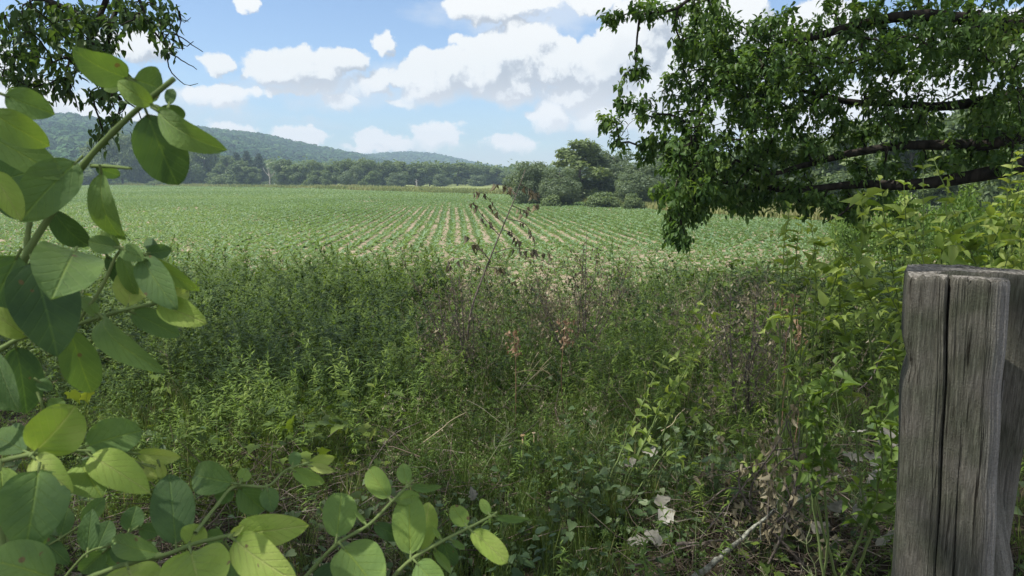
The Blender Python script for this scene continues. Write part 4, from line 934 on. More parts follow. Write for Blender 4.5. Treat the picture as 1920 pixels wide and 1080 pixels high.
honey3 = shoot_plant((-.12, .40, 0), [B1, B2], 'young honeysuckle with two slanting shoots at the bottom centre')

# ---- leafy shrubs behind and beside the post: arching stems with paired leaves
def arch_shrub(root, tips, label, size, seed, tint=.5, lower=.25, mat=None):
    r = np.random.default_rng(seed); root = np.array(root, float); root[2] = float(Z(root[0], root[1]))
    e = empty('honeysuckle_shrub', root, label, 'shrub'); sm = MB(); lm = MB()
    for (px, py, d) in tips:
        tip = P(px, py, d); b = root + np.r_[r.normal(0, .09, 2), -.05]; L = np.linalg.norm(tip - b)
        mid = (b + tip) / 2 + np.array([0, 0, .20 * L]) + r.normal(0, .10 * L, 3)
        k = 26; u = np.linspace(0, 1, k)[:, None]; q = b * (1 - u) ** 2 + 2 * u * (1 - u) * mid + tip * u ** 2
        q += np.cumsum(r.normal(0, .0035, (k, 3)), 0); tube(sm, q, np.linspace(.006, .0013, k), 5, r.uniform(.3, .8))
        branches = [q]
        for j in range(int(L / .42)):
            i = r.integers(6, k - 2); dr = norm(q[i + 1] - q[i] + .9 * r.normal(size=3) * .06 + np.array([0, 0, .02])); sl_ = r.uniform(.10, .26)
            p1 = q[i] + norm(dr * .5 + r.normal(size=3) * .55 + np.array([0, 0, .25])) * sl_; bq = smooth_path([q[i], (q[i] + p1) / 2 + np.array([0, 0, .02]), p1], 8); tube(sm, bq, np.linspace(.0018, .0009, 8), 4, .6); branches.append(bq)
        for bq in branches:
            LL = np.linalg.norm(np.diff(bq, axis=0), axis=1).sum(); nn = max(3, int(LL / (size * .8)))
            u0 = lower if bq is q else .1
            for f in np.linspace(u0, 1, max(3, int(nn * (1 - u0)))):
                x = f * (len(bq) - 1); i = min(int(x), len(bq) - 2); c = bq[i] + (bq[i + 1] - bq[i]) * (x - i); ax = norm(bq[i + 1] - bq[i]); s0 = norm(np.cross(ax, r.normal(size=3)))
                sc = size * (1.1 - .62 * f ** 3) * r.uniform(.75, 1.15)
                for sgn in (1, -1):
                    D = norm(s0 * sgn + ax * .75 + np.array([0, 0, .1])); place(lm, LEAF, c[None], D[None], (np.array([0, 0, 1.]) + .5 * r.normal(size=3))[None], sc, sc * .52, np.clip(tint + .18 * f + r.normal(0, .1), 0, 1), droop=.35 + .25 * r.random(), curl=.6)
    sm.build('stem', M_STEM, e, root); lm.build('leaves', mat or M_HONB, e, root); return e
arch_shrub((1.75, 2.75, 0), [(1745, 306, 2.5), (1722, 322, 2.45), (1700, 352, 2.4), (1655, 352, 2.6), (1605, 360, 2.6), (1640, 405, 2.3), (1572, 412, 2.5), (1790, 350, 2.7), (1830, 400, 2.7), (1862, 385, 2.9), (1905, 415, 2.6), (1880, 450, 2.4), (1925, 380, 2.8), (1760, 420, 2.3), (1700, 440, 2.2), (1560, 470, 2.4), (1630, 490, 2.2), (1930, 460, 3), (1820, 470, 2.4)],
           'tall leafy shrub rising behind the weathered post',   .078, 3, .62, .5)
arch_shrub((1.28, 3.0, 0), [(1484, 390, 2.9), (1500, 418, 2.85), (1530, 396, 2.9), (1468, 470, 2.8), (1540, 455, 2.7), (1515, 500, 2.6), (1590, 520, 2.5), (1640, 570, 2.2)],
           'slender leafy shrub left of the weathered post, its tips over the pale field', .062, 5, .65, .78)
arch_shrub((1.25, 2.35, 0), [(1590, 650, 2.1), (1545, 690, 2.1), (1650, 690, 1.9), (1500, 700, 2.2), (1655, 760, 1.85)],
           'low leafy shrub against the left side of the weathered post',   .062, 6, .3, .45)
arch_shrub((.62, 3.6, 0), [(1322, 552, 3.4), (1350, 628, 3.3), (1330, 600, 3.4), (1385, 690, 3.2), (1300, 660, 3.5)], 'thin young shrub with sparse leaves among the brown weeds', .06, 8, .6, .45)
arch_shrub((2.5, 2.6, 0), [(1900, 285, 2.55), (1935, 300, 2.5), (1912, 330, 2.55), (1950, 350, 2.4), (1925, 360, 2.4), (1960, 280, 2.6)], 'yellow-green leafy spray at the right edge above the post', .07, 9, .75, .55)

# ---- the weathered post
def post():
    A0 = np.array([.850, 1.480]); u = np.array([.867, -.5]); v = np.array([.5, .867]); top = 1.392
    e = empty('wooden_post', (*(A0 + .1 * u + .1 * v), 0), 'weathered grey split timber post at the lower right', 'post')
    nz = 150; zs = np.r_[np.linspace(-.12, top - .03, nz - 12), np.linspace(top - .027, top, 12)]
    def outline(z):
        f = np.clip((top - z) / .9, 0, 1)
        a_in = np.interp(z, [.72, .85, 1.0, 1.13, 1.27, top], [.215, .19, .165, .125, .075, .06])
        back = np.interp(z, [.7, .9, 1.1, 1.3, top], [.225, .235, .25, .268, .272])
        br = np.interp(z, [.75, .95, 1.15, 1.3, top], [.190, .186, .184, .187, .189]) + .0012 * math.sin(z * 31)
        left = -.002 + .002 * math.sin(z * 9) - np.interp(z, [0, top], [.008, 0]) + .013 * math.exp(-((z - 1.19) / .035) ** 2) * 1.0
        cw = np.interp(z, [.55, .8, 1.0, 1.25, top], [.001, .0022, .0034, .0048, .0065]); cx = .080 + .0012 * math.sin(z * 7) + .001 * math.sin(z * 23)
        cdp = np.interp(z, [.5, .8, 1.1, top], [.006, .015, .03, .045])
        c2 = np.interp(z, [.5, .7, .9, 1.0], [.003, .003, .002, .0001])
        pts = [(left + .004, .016), (left + .012, .004), (.03, .0), (cx - cw - .014, 0), (cx - cw - .003, .001), (cx - cw * .6, .006), (cx, cdp), (cx + cw * .6, .006), (cx + cw + .003, .0012), (cx + cw + .014, 0),
               (.112 - c2, 0), (.112, c2 * 3 + .0004), (.112 + c2, 0), (.145, 0), (br - .034, .001), (br - .022, .004), (br - .006, .016), (br, .03), (br - .006, .045), (max(a_in, br - .02) if a_in > .16 else br - .03, .055),
               (a_in + .01, .075), (a_in, .1), (a_in + .012, .125), (max(a_in + .02, back - .03), .135), (back - .008, .142), (back, .16), (back + .004, .2), (back - .004, .24), (.2, .252), (.1, .25), (left + .012, .248), (left, .235), (left - .002, .12)]
        return np.array(pts)
    n = 420; V = []
    for z in zs:
        p = outline(z); p = np.vstack([p, p[:1]]); t = np.r_[0, np.cumsum(np.linalg.norm(np.diff(outline(1.3), axis=0, append=outline(1.3)[:1]), axis=1) * 0 + 1)]
        # keep the same parameter for every height: 420 samples shared among the outline's corners
        x = np.linspace(0, len(p) - 1, n, endpoint=False); i = x.astype(int); q = p[i] + (p[i + 1] - p[i]) * (x - i)[:, None]
        V.append(q)
    V = np.array(V)                                            # nz, n, 2
    s = np.arange(n)[None]; zz = zs[:, None]
    g = .0
    for k, (fs, fz, am) in enumerate([(.9, .9, .0008), (.45, .5, .0008), (.21, .35, .0006), (1.7, 2.2, .0006)]):
        g = g + am * 2 * (vnoise(s * fs + 0 * zz, zz * 9 * fz + 0 * s, 1.0, 40 + k) - .5)
    g = g - .0018 * (vnoise(s * .55 + 0 * zz, zz * 2.2 + 0 * s, 1, 77) > .80)
    tg = np.roll(V, -1, 1) - np.roll(V, 1, 1); nn = np.stack([tg[..., 1], -tg[..., 0]], -1); nn /= np.maximum(np.linalg.norm(nn, axis=-1, keepdims=True), 1e-6)
    V = V + nn * g[..., None]
    ctr = np.array([.09, .1]); rnd = np.clip((zs - (top - .012)) / .012, 0, 1)[:, None, None]
    V = V - nn * rnd ** 2 * .003
    zt = zs[:, None] + np.clip((zs - (top - .06)) / .06, 0, 1)[:, None] * (.009 * (vnoise(s * .12 + 0 * zz, 0 * s + 0 * zz, 1, 55) - .5) + .006 * (vnoise(s * .5 + 0 * zz, 0 * s + 0 * zz, 1, 56) - .5))
    X = A0[None, None] + V[..., :1] * u + V[..., 1:] * v
    X = X + np.stack([(top - zt) * .052, 0 * zt], -1)
    W3 = np.concatenate([X, zt[..., None]], -1)
    nz_ = len(zs); i = np.arange(nz_ - 1)[:, None] * n; j = np.arange(n)[None]; k = (j + 1) % n
    Aq, Bq, Cq, Dq = (i + j).ravel(), (i + k).ravel(), (i + n + k).ravel(), (i + n + j).ravel()
    m = MB(); VV = W3.reshape(-1, 3); tint = np.broadcast_to(np.clip(np.exp(-(((s / n * 33 - 16.4) / 1.6) ** 2)) * .9, 0, 1) + 0 * zz, W3.shape[:2]).ravel()
    tint = np.maximum(tint, (np.clip((s / n * 33 - 18) / 1, 0, 1) * np.clip((27 - s / n * 33), 0, 1) * sstep(1.02, .8, zz) * .55 + 0 * zz).ravel())
    m.add(VV, np.r_[np.c_[Aq, Bq, Cq], np.c_[Aq, Cq, Dq]], tint)
    o = m.build('timber', M_POST, e, e.location, smooth=True)
    # end grain: the top outline filled
    from mathutils.geometry import tessellate_polygon
    topv = W3[-1]; tri = tessellate_polygon([[Vector((a, b, 0)) for a, b in V[-1]]])
    m = MB(); cap = topv.copy(); m.add(cap, tri, .5); m.build('end_grain', M_POSTTOP, e, e.location)
    for k, (a, b, z0, z1, w) in enumerate([(.155, .07, .85, 1.295, .006), (.172, .085, .8, 1.20, .008), (.19, .098, .75, 1.10, .009), (.165, .105, .85, 1.22, .006), (.205, .112, .7, 1.16, .007)]):
        q = [(*(A0 + (a + .02 * math.sin(t * 2 + k) * (1 - t)) * u + (b + .01 * t) * v), z0 + (z1 - z0) * t) for t in np.linspace(0, 1, 9)]
        m = MB(); tube(m, q, np.linspace(w, .0015, 9), 5, .3, .15); m.build('splinter', M_POST, e, e.location)
    m = MB()
    for k, (z0, z1) in enumerate([(1.27, .98), (1.22, .93), (1.12, .9)]):
        q = [(*(A0 + (.185 + .05 * t + .01 * math.sin(7 * t + k)) * u + (.05 - .06 * t * (1 if k else .5)) * v), z0 + (z1 - z0) * t) for t in np.linspace(0, 1, 12)]
        tube(m, q, np.linspace(.0016, .0009, 12), 4, .5)
    return e
def post_mats():
    global M_POST, M_POSTTOP
    m, nt, out = newmat('weathered timber'); N = nt.nodes; Lk = nt.links
    tc = N.new('ShaderNodeTexCoord'); mp = N.new('ShaderNodeMapping'); mp.inputs['Scale'].default_value = (1, 1, .05); Lk.new(tc.outputs['Object'], mp.inputs[0])
    n1 = N.new('ShaderNodeTexNoise'); n1.inputs['Scale'].default_value = 300; n1.inputs['Detail'].default_value = 8; n1.inputs['Roughness'].default_value = .7; n1.inputs['Distortion'].default_value = .4; Lk.new(mp.outputs[0], n1.inputs[0])
    n2 = N.new('ShaderNodeTexNoise'); n2.inputs['Scale'].default_value = 11; n2.inputs['Detail'].default_value = 6; Lk.new(tc.outputs['Object'], n2.inputs[0])
    n3 = N.new('ShaderNodeTexNoise'); n3.inputs['Scale'].default_value = 220; n3.inputs['Detail'].default_value = 4; Lk.new(tc.outputs['Object'], n3.inputs[0])
    mp2 = N.new('ShaderNodeMapping'); mp2.inputs['Scale'].default_value = (1, 1, .03); Lk.new(tc.outputs['Object'], mp2.inputs[0])
    n4 = N.new('ShaderNodeTexNoise'); n4.inputs['Scale'].default_value = 95; n4.inputs['Detail'].default_value = 3; n4.inputs['Distortion'].default_value = .5; Lk.new(mp2.outputs[0], n4.inputs[0])
    r = ramp(nt, [(.048, .046, .039), (.10, .097, .083), (.15, .147, .128), (.25, .245, .22)], [.28, .44, .57, .74]); Lk.new(n1.outputs[0], r.inputs[0])
    r2 = ramp(nt, [(.66, .72, .58), (1.08, 1.05, 1.0)], [.34, .62]); Lk.new(n2.outputs[0], r2.inputs[0])
    r4 = ramp(nt, [(.22, .21, .19), (1, 1, 1)], [.315, .38]); Lk.new(n4.outputs[0], r4.inputs[0])
    mx0 = N.new('ShaderNodeMix'); mx0.data_type = 'RGBA'; mx0.blend_type = 'MULTIPLY'; mx0.inputs[0].default_value = 1; Lk.new(r.outputs[0], mx0.inputs[6]); Lk.new(r4.outputs[0], mx0.inputs[7])
    mx = N.new('ShaderNodeMix'); mx.data_type = 'RGBA'; mx.blend_type = 'MULTIPLY'; mx.inputs[0].default_value = 1; Lk.new(mx0.outputs[2], mx.inputs[6]); Lk.new(r2.outputs[0], mx.inputs[7])
    at = N.new('ShaderNodeAttribute'); at.attribute_name = 'tint'
    r3 = ramp(nt, [(.22, .21, .19), (.36, .35, .33)], [.3, .7]); Lk.new(n3.outputs[0], r3.inputs[0])
    m2 = N.new('ShaderNodeMix'); m2.data_type = 'RGBA'; Lk.new(at.outputs['Fac'], m2.inputs[0]); Lk.new(mx.outputs[2], m2.inputs[6]); Lk.new(r3.outputs[0], m2.inputs[7])
    b = N.new('ShaderNodeBsdfPrincipled'); b.inputs['Roughness'].default_value = .9; b.inputs['Specular IOR Level'].default_value = .15; Lk.new(m2.outputs[2], b.inputs['Base Color'])
    a0 = N.new('ShaderNodeMath'); a0.operation = 'MULTIPLY_ADD'; Lk.new(r4.outputs[0], a0.inputs[0]); a0.inputs[1].default_value = .6; Lk.new(n1.outputs[0], a0.inputs[2])
    ad = N.new('ShaderNodeMath'); ad.operation = 'MULTIPLY_ADD'; Lk.new(n3.outputs[0], ad.inputs[0]); ad.inputs[1].default_value = .35; Lk.new(a0.outputs[0], ad.inputs[2])
    bp = N.new('ShaderNodeBump'); bp.inputs['Strength'].default_value = .9; bp.inputs['Distance'].default_value = .006; Lk.new(ad.outputs[0], bp.inputs['Height']); Lk.new(bp.outputs[0], b.inputs['Normal'])
    Lk.new(b.outputs[0], out.inputs[0]); M_POST = m
    M_POSTTOP = bark_mat('end grain', (.09, .085, .07), (.30, .28, .25), 130, 1, .9)
post_mats(); post()

# ------------------------------------------------------------------ the weedy bank
def plant_tpl(fn, *a, **k):
    m = MB(); fn(m, *a, **k); return m.arrays()

def scatter(mb, tpls, x, y, s, tint, tilt=.15, zoff=0.0):
    which = rng.integers(0, len(tpls), len(x))
    for w, (V, Fc, T) in enumerate(tpls):
        k = np.where(which == w)[0]
        if not len(k): continue
        n = len(k); a = rng.uniform(0, 2 * pi, n); c, sn = np.cos(a), np.sin(a); tx, ty = rng.normal(0, tilt, (2, n))
        X = V[None, :, 0] * c[:, None] - V[None, :, 1] * sn[:, None]; Y = V[None, :, 0] * sn[:, None] + V[None, :, 1] * c[:, None]; Zz = np.broadcast_to(V[None, :, 2], X.shape)
        X = X + tx[:, None] * Zz; Y = Y + ty[:, None] * Zz
        ss = np.broadcast_to(s, (len(x),))[k][:, None]
        W = np.stack([X * ss + x[k][:, None], Y * ss + y[k][:, None], Zz * ss + (Z(x[k], y[k]) + zoff)[:, None]], -1)
        f = Fc[None] + (np.arange(n) * len(V))[:, None, None]
        t = np.clip(T[None] + np.broadcast_to(tint, (len(x),))[k][:, None], 0, 1)
        mb.add(W.reshape(-1, 3), f.reshape(-1, 3), t.ravel())

def goldenrod(m, H, nl, ll=.11, lw=.019, top=1.0):
    b = rng.normal(0, .05, 2); q = np.array([(b[0] * t * t * H * 2, b[1] * t * t * H * 2, H * t) for t in np.linspace(0, 1, 7)]); tube(m, q, np.linspace(.004, .0015, 7), 3, .55)
    u = rng.random(nl) ** .6 * .88 + .12; c = np.stack([np.interp(u, np.linspace(0, 1, 7), q[:, i]) for i in range(3)], -1); a = np.arange(nl) * 2.4 + rng.uniform(0, .5, nl); el = np.interp(u, [0, .8, 1], [.0, .35, 1.0]) + rng.normal(0, .2, nl)
    D = np.c_[np.cos(a) * np.cos(el), np.sin(a) * np.cos(el), np.sin(el)]; L = ll * np.interp(u, [.1, .5, .9, 1], [.8, 1.1, 1, .6]) * rng.uniform(.7, 1.2, nl)
    place(m, BLADE, c, D, np.tile([0, 0, 1.], (nl, 1)) + .15 * rdir(nl), L, lw * L / ll, np.clip(.42 + .18 * u + rng.normal(0, .08, nl), 0, 1), droop=rng.uniform(.2, .7, nl))
def grass_tuft(m, nb, H, w=.007):
    a = rng.uniform(0, 2 * pi, nb); el = rng.uniform(.75, 1.5, nb); L = H * rng.uniform(.5, 1.2, nb)
    D = np.c_[np.cos(a) * np.cos(el), np.sin(a) * np.cos(el), np.sin(el)]
    place(m, BLADE, np.c_[rng.normal(0, .03, (nb, 2)), np.zeros(nb)], D, np.c_[-np.cos(a), -np.sin(a), np.full(nb, .4)] * -1 * np.array([1, 1, -1]), L, w * rng.uniform(.6, 1.3, nb), np.clip(.45 + rng.normal(0, .17, nb), 0, .97), droop=rng.uniform(.1, .7, nb))
def bedstraw(m, ns, H):
    for _ in range(ns):
        a = rng.uniform(0, 6.28); p = np.array([0, 0, 0.]); q = [p]; d = norm(np.array([math.cos(a) * .6, math.sin(a) * .6, 1.1]))
        for k in range(7):
            d = norm(d + rng.normal(0, .28, 3) + np.array([0, 0, -.06 * k])); p = p + d * H / 6; q.append(p)
        q = np.array(q); tube(m, q, .0014, 3, .4)
        n = 44; u = rng.random(n) * 6.99; i = u.astype(int); c = q[i] + (q[np.minimum(i + 1, 7)] - q[i]) * (u - i)[:, None]; L = rng.uniform(.014, .034, n)
        place(m, KITE, c, rdir(n) + np.array([0, 0, .2]), rdir(n) * .6 + np.array([0, 0, 1.]), L, L * .42, np.clip(.48 + rng.normal(0, .17, n), 0, 1), droop=.2)
def herb(m, n, H, size, T=HEART, spread=.16):
    for k in range(n):
        a = rng.uniform(0, 6.28); r = spread * rng.random() ** .6; z = H * rng.uniform(.35, 1); p = np.array([math.cos(a) * r, math.sin(a) * r, z]); b = np.array([p[0] * .25, p[1] * .25, 0])
        tube(m, [b, (b + p) / 2 + [0, 0, .03], p], .0011, 3, .4); L = size * rng.uniform(.5, 1.25); D = np.array([math.cos(a), math.sin(a), rng.uniform(-.5, .3)]) + rng.normal(0, .3, 3)
        place(m, T, p[None], D[None], (np.array([0, 0, 1.]) + rng.normal(0, .35, 3))[None], L, L * rng.uniform(.85, 1.05), np.clip(.45 + rng.normal(0, .2), 0, 1), droop=rng.uniform(.1, .4))
def deadweed(m, H, nl):
    b = rng.normal(0, .16, 2); q = np.array([(b[0] * t * H, b[1] * t * H, H * t) for t in np.linspace(0, 1, 6)]) + rng.normal(0, .008, (6, 3)); tube(m, q, np.linspace(.0032, .001, 6), 3, .2)
    for _ in range(5):
        i = rng.integers(2, 5); a = rng.uniform(0, 6.28); L = rng.uniform(.08, .24); p = q[i] + np.array([math.cos(a) * L, math.sin(a) * L, L * rng.uniform(.3, 1)]); tube(m, [q[i], p], [.0015, .0007], 3, .2)
        n = max(1, nl // 6); c = q[i] + (p - q[i]) * rng.random((n, 1)); Lf = rng.uniform(.015, .042, n)
        place(m, KITE, c, rdir(n) * .5 + np.array([0, 0, -1.]), rdir(n), Lf, Lf * .38, np.clip(.5 + rng.normal(0, .25, n), 0, 1), droop=.4)
def twigs(m, n):
    for _ in range(n):
        a = rng.uniform(0, 6.28); L = rng.uniform(.1, .4); p = np.r_[rng.normal(0, .12, 2), rng.uniform(.0, .14)]; d = np.array([math.cos(a), math.sin(a), rng.normal(0, .25)]) * L
        tube(m, [p, p + d * .5 + rng.normal(0, .02, 3), p + d], [.0026, .002, .001], 3, np.clip(rng.normal(.55, .25), 0, 1))

T_GOLD = [plant_tpl(goldenrod, H, n) for H, n in [(1, 38), (.85, 32), (1.1, 42), (.95, 36)]]
T_DARK = [plant_tpl(goldenrod, 1, 70, .10, .026), plant_tpl(goldenrod, .8, 64, .09, .028), plant_tpl(goldenrod, 1.1, 70, .11, .024)]
T_GRASS = [plant_tpl(grass_tuft, 26, .5) for _ in range(4)]
T_FINE = [plant_tpl(bedstraw, 6, .5) for _ in range(4)]
T_HERB = [plant_tpl(herb, 12, .3, .052) for _ in range(4)]
T_VINE = [plant_tpl(herb, 7, .3, .075, LOBED, .2) for _ in range(4)]
T_DEAD = [plant_tpl(deadweed, 1, 46) for _ in range(5)]
T_TWIG = [plant_tpl(twigs, 9) for _ in range(5)]

def region(x, y, els, h=.4):
    """how strongly each spot of the bank belongs to patches given in photograph pixels (cx, cy, rx, ry, weight)"""
    px, py, d = pix(np.stack([x, y, Z(x, y) + h], -1)); w = np.zeros_like(px)
    for cx, cy, rx, ry, k in els:
        q = ((px - cx) / rx) ** 2 + ((py - cy) / ry) ** 2; w = np.maximum(w, k * np.exp(-q * q * .7))
    return np.where(d > .3, w, 0)
def bank(n, y0=1.3, y1=17.5, p=1.0):
    """spots over the bank, as dense on the picture near and far"""
    u = rng.random(n); y = y0 * (y1 / y0) ** (u ** p); half = 1.2 + y * .86
    x = rng.uniform(-1, 1, n) * half; return x, y
def hgt(y): return np.interp(y, [1.5, 3, 5, 8, 12, 17], [.30, .40, .55, .88, 1.18, 1.42])
def edge(y): return 1 - .4 * sstep(15.5, 18.5, y)
def clear(x, y):
    """keeps the space right before the lens and inside the post free"""
    return (y > 1.25) & ~((np.abs(x - 1.02) < .2) & (np.abs(y - 1.56) < .24))

def stuff(name, tp, mat, n, els, basew, scale, label, tint=0.0, h=.4, p=1.0, tilt=.15, y1=18.3, y0=1.3, patch=1.2, seed=1, cat='weeds'):
    x, y = bank(n, y0, y1, p); w = region(x, y, els, h) + basew
    if name not in ('twigs', 'dead_weeds'): w = w * (1 - region(x, y, [(1410, 1000, 230, 100, .5), (560, 930, 260, 60, .35), (1640, 930, 90, 140, .35)], .15))
    w = w * (.35 + 1.3 * vnoise(x, y, patch, seed)); k = (rng.random(n) < w) & clear(x, y); x, y = x[k], y[k]
    s = scale(y) * rng.uniform(.66, 1.2, len(x)) * (.72 + .5 * vnoise(x, y, 1.3, seed + 9)) * edge(y)
    m = MB(); scatter(m, tp, x, y, s, tint + (vnoise(x, y, .8, seed + 3) - .5) * .45 + rng.normal(0, .07, len(x)), tilt)
    return tag(m.build(name, mat), label, cat, kind='stuff')

stuff('goldenrod', T_GOLD, M_GOLD, 9500, [(560, 620, 300, 90, 1.0), (330, 700, 220, 90, .55), (700, 560, 160, 60, .9), (1000, 640, 200, 60, .25), (1300, 640, 220, 70, .3), (1250, 520, 250, 35, .8)], .05, lambda y: hgt(y) * .98, 'tall narrow-leaved weeds massed green along the left of the bank', .03, .6, seed=2)
stuff('dark_weeds', T_DARK, M_DARKW, 7500, [(580, 525, 260, 50, 1.3), (1330, 505, 260, 40, 1.0), (980, 500, 130, 40, .7), (1650, 520, 200, 50, .5), (80, 520, 220, 60, .6)], .03, lambda y: hgt(y) * 1.04, 'dark bushy weeds along the top of the bank before the field', -.08, .9, tilt=.38, y0=6, seed=4)
stuff('bedstraw', T_FINE, M_FINE, 9500, [(1150, 720, 330, 130, 1.0), (900, 800, 300, 120, .75), (1350, 640, 220, 80, .8), (350, 780, 250, 90, .6), (560, 740, 260, 90, .5), (1500, 800, 160, 90, .5)], .22, lambda y: hgt(y) * 1.25, 'fine tangled green bedstraw and low weeds over the bank', 0, .35, seed=6)
stuff('grass', T_GRASS, M_GRASS, 9000, [(960, 880, 260, 90, 1.0), (480, 790, 240, 80, .8), (800, 760, 260, 90, .6), (560, 640, 260, 80, .35), (1580, 640, 130, 100, .9), (1500, 560, 140, 60, .7), (1050, 1030, 160, 60, .8), (1300, 760, 180, 70, .4)], .2, lambda y: hgt(y) * 1.15, 'loose grass blades growing through the weeds on the bank', 0, .3, seed=8, cat='grass')
stuff('ground_ivy', T_HERB, M_HERB, 2600, [(1150, 900, 190, 90, .8), (1300, 960, 180, 60, .4), (1040, 1030, 180, 60, .9), (1580, 940, 110, 90, .7), (700, 980, 200, 80, .35), (350, 900, 180, 90, .25)], .04, lambda y: np.interp(y, [1.5, 3, 6, 17], [.62, .8, 1.1, 1.6]), 'heart-shaped leaves of low herbs covering the near ground', 0, .2, y1=9, seed=10)
stuff('vine_leaves', T_VINE, M_VINE, 1500, [(530, 770, 170, 80, .9), (200, 730, 130, 80, .7), (700, 880, 140, 50, .5), (1050, 1040, 150, 40, .7), (760, 640, 120, 60, .35), (1500, 980, 110, 60, .6)], .02, lambda y: np.interp(y, [1.5, 3, 6, 17], [.6, .85, 1.2, 1.6]), 'yellow-green lobed vine leaves creeping through the weeds', 0, .3, y1=11, seed=12)
stuff('dead_weeds', T_DEAD, M_BROWN, 5600, [(960, 560, 170, 80, 1.0), (1100, 520, 110, 50, 1.0), (850, 640, 140, 70, .55), (1420, 580, 150, 60, .9), (1040, 640, 130, 50, .5), (760, 700, 90, 50, .3), (1480, 780, 80, 60, .4), (640, 800, 130, 60, .25)], .012, lambda y: hgt(y) * 1.12, 'brown withered weed stalks with curled dry leaves in the middle of the bank', .08, .8, seed=14)
stuff('twigs', T_TWIG, M_LITTER, 3200, [(620, 920, 300, 90, .9), (1350, 980, 260, 110, 1.0), (300, 980, 200, 100, .7), (1600, 900, 120, 120, .8), (850, 900, 200, 80, .5), (1350, 600, 200, 60, .35)], .10, lambda y: np.interp(y, [1.5, 3, 6, 17], [.7, 1, 1.5, 2.2]), 'dead twigs and stalks lying tangled over the near ground', 0, .15, tilt=.3, y1=9, seed=16, cat='twigs')
def loose_stems(m, n, H):
    for _ in range(n):
        a = rng.uniform(0, 6.28); L = H * rng.uniform(.5, 1.1); ln = rng.uniform(.2, 1.3); p = np.array([rng.normal(0, .06), rng.normal(0, .06), 0.]); d = np.array([math.cos(a) * math.sin(ln), math.sin(a) * math.sin(ln), math.cos(ln)]); e = p + d * L * [1, 1, .9]
        tube(m, smooth_path([p, (p + e) / 2 + np.array([0, 0, .05 * L]) + rng.normal(0, .02, 3), e - [0, 0, .06 * L]], 6), np.linspace(.0019, .0008, 6), 3, np.clip(rng.normal(.45, .25), 0, 1))
T_STEM = [plant_tpl(loose_stems, 4, .8) for _ in range(6)]
M_OLD = leaf_mat('old stem', [(.10, .11, .045), (.19, .19, .085), (.30, .25, .15), (.42, .37, .25)], 0, rough=.8)
def leafy_weed(m, n, H, size):
    for s in range(5):
        a = rng.uniform(0, 6.28); sp = rng.uniform(.05, .32) * H; tip = np.array([math.cos(a) * sp, math.sin(a) * sp, H * rng.uniform(.65, 1.05)]); q = smooth_path([np.zeros(3), tip * [.35, .35, .55] + rng.normal(0, .02, 3), tip], 7); tube(m, q, np.linspace(.004, .0015, 7), 3, .4)
        u = rng.random(n) ** .7; c = np.stack([np.interp(u, np.linspace(0, 1, 7), q[:, i]) for i in range(3)], -1); a = rng.uniform(0, 6.28, n); el = rng.uniform(-.3, .7, n); D = np.c_[np.cos(a) * np.cos(el), np.sin(a) * np.cos(el), np.sin(el)]; L = size * rng.uniform(.5, 1.3, n)
        place(m, LEAF, c + D * .02, D, np.tile([0, 0, 1.], (n, 1)) + .35 * rdir(n), L, L * rng.uniform(.4, .6, n), np.clip(.45 + .2 * u + rng.normal(0, .12, n), 0, 1), droop=rng.uniform(.1, .5, n))
T_LEAFY = [plant_tpl(leafy_weed, 20, 1, .10) for _ in range(5)]
stuff('leafy_weeds', T_LEAFY, M_DARKW, 1700, [(580, 520, 270, 42, 1.3), (1260, 510, 200, 30, .8), (1520, 540, 160, 50, .7), (250, 545, 160, 60, .6)], .0, lambda y: hgt(y) * 1.05, 'dark broad-leaved weeds bushing up along the field edge', -.16, .85, y0=6.5, seed=20, patch=1.8, tilt=.2)
stuff('dry_grass', T_STEM, M_OLD, 2600, [(900, 720, 420, 150, .8), (1400, 760, 260, 130, .8), (1250, 900, 250, 120, .7), (560, 800, 260, 110, .5)], .12, lambda y: hgt(y) * 1.0, 'thin dry and green stems leaning every way through the weeds', 0, .35, seed=18, tilt=.1, y1=13, cat='grass')
n = 9000; x, y = bank(n, 1.3, 9); k = clear(x, y); x, y = x[k], y[k]; n = len(x); m = MB(); L = rng.uniform(.02, .07, n)
place(m, KITE, np.c_[x, y, Z(x, y) + rng.uniform(.0, .06, n)], rdir(n) * [1, 1, .4], np.array([0, 0, 1.]) + .8 * rdir(n), L, L * .6, np.clip(rng.normal(.4, .25, n), 0, 1), droop=.3)
tag(m.build('leaf_litter', M_LITTER), 'brown leaf litter on the dark soil under the weeds', 'leaf litter', kind='stuff')

# ------------------------------------------------------------------ single plants and pieces one can point at
def on_bank(px, py, lift=.3):
    """the spot of the bank seen at a pixel when looking at things LIFT above the ground"""
    d = 1.2
    while d < 40:
        p = P(px, py, d)
        if p[2] <= Z(p[0], p[1]) + lift: return p, d
        d += .02
    return P(px, py, 40), 40

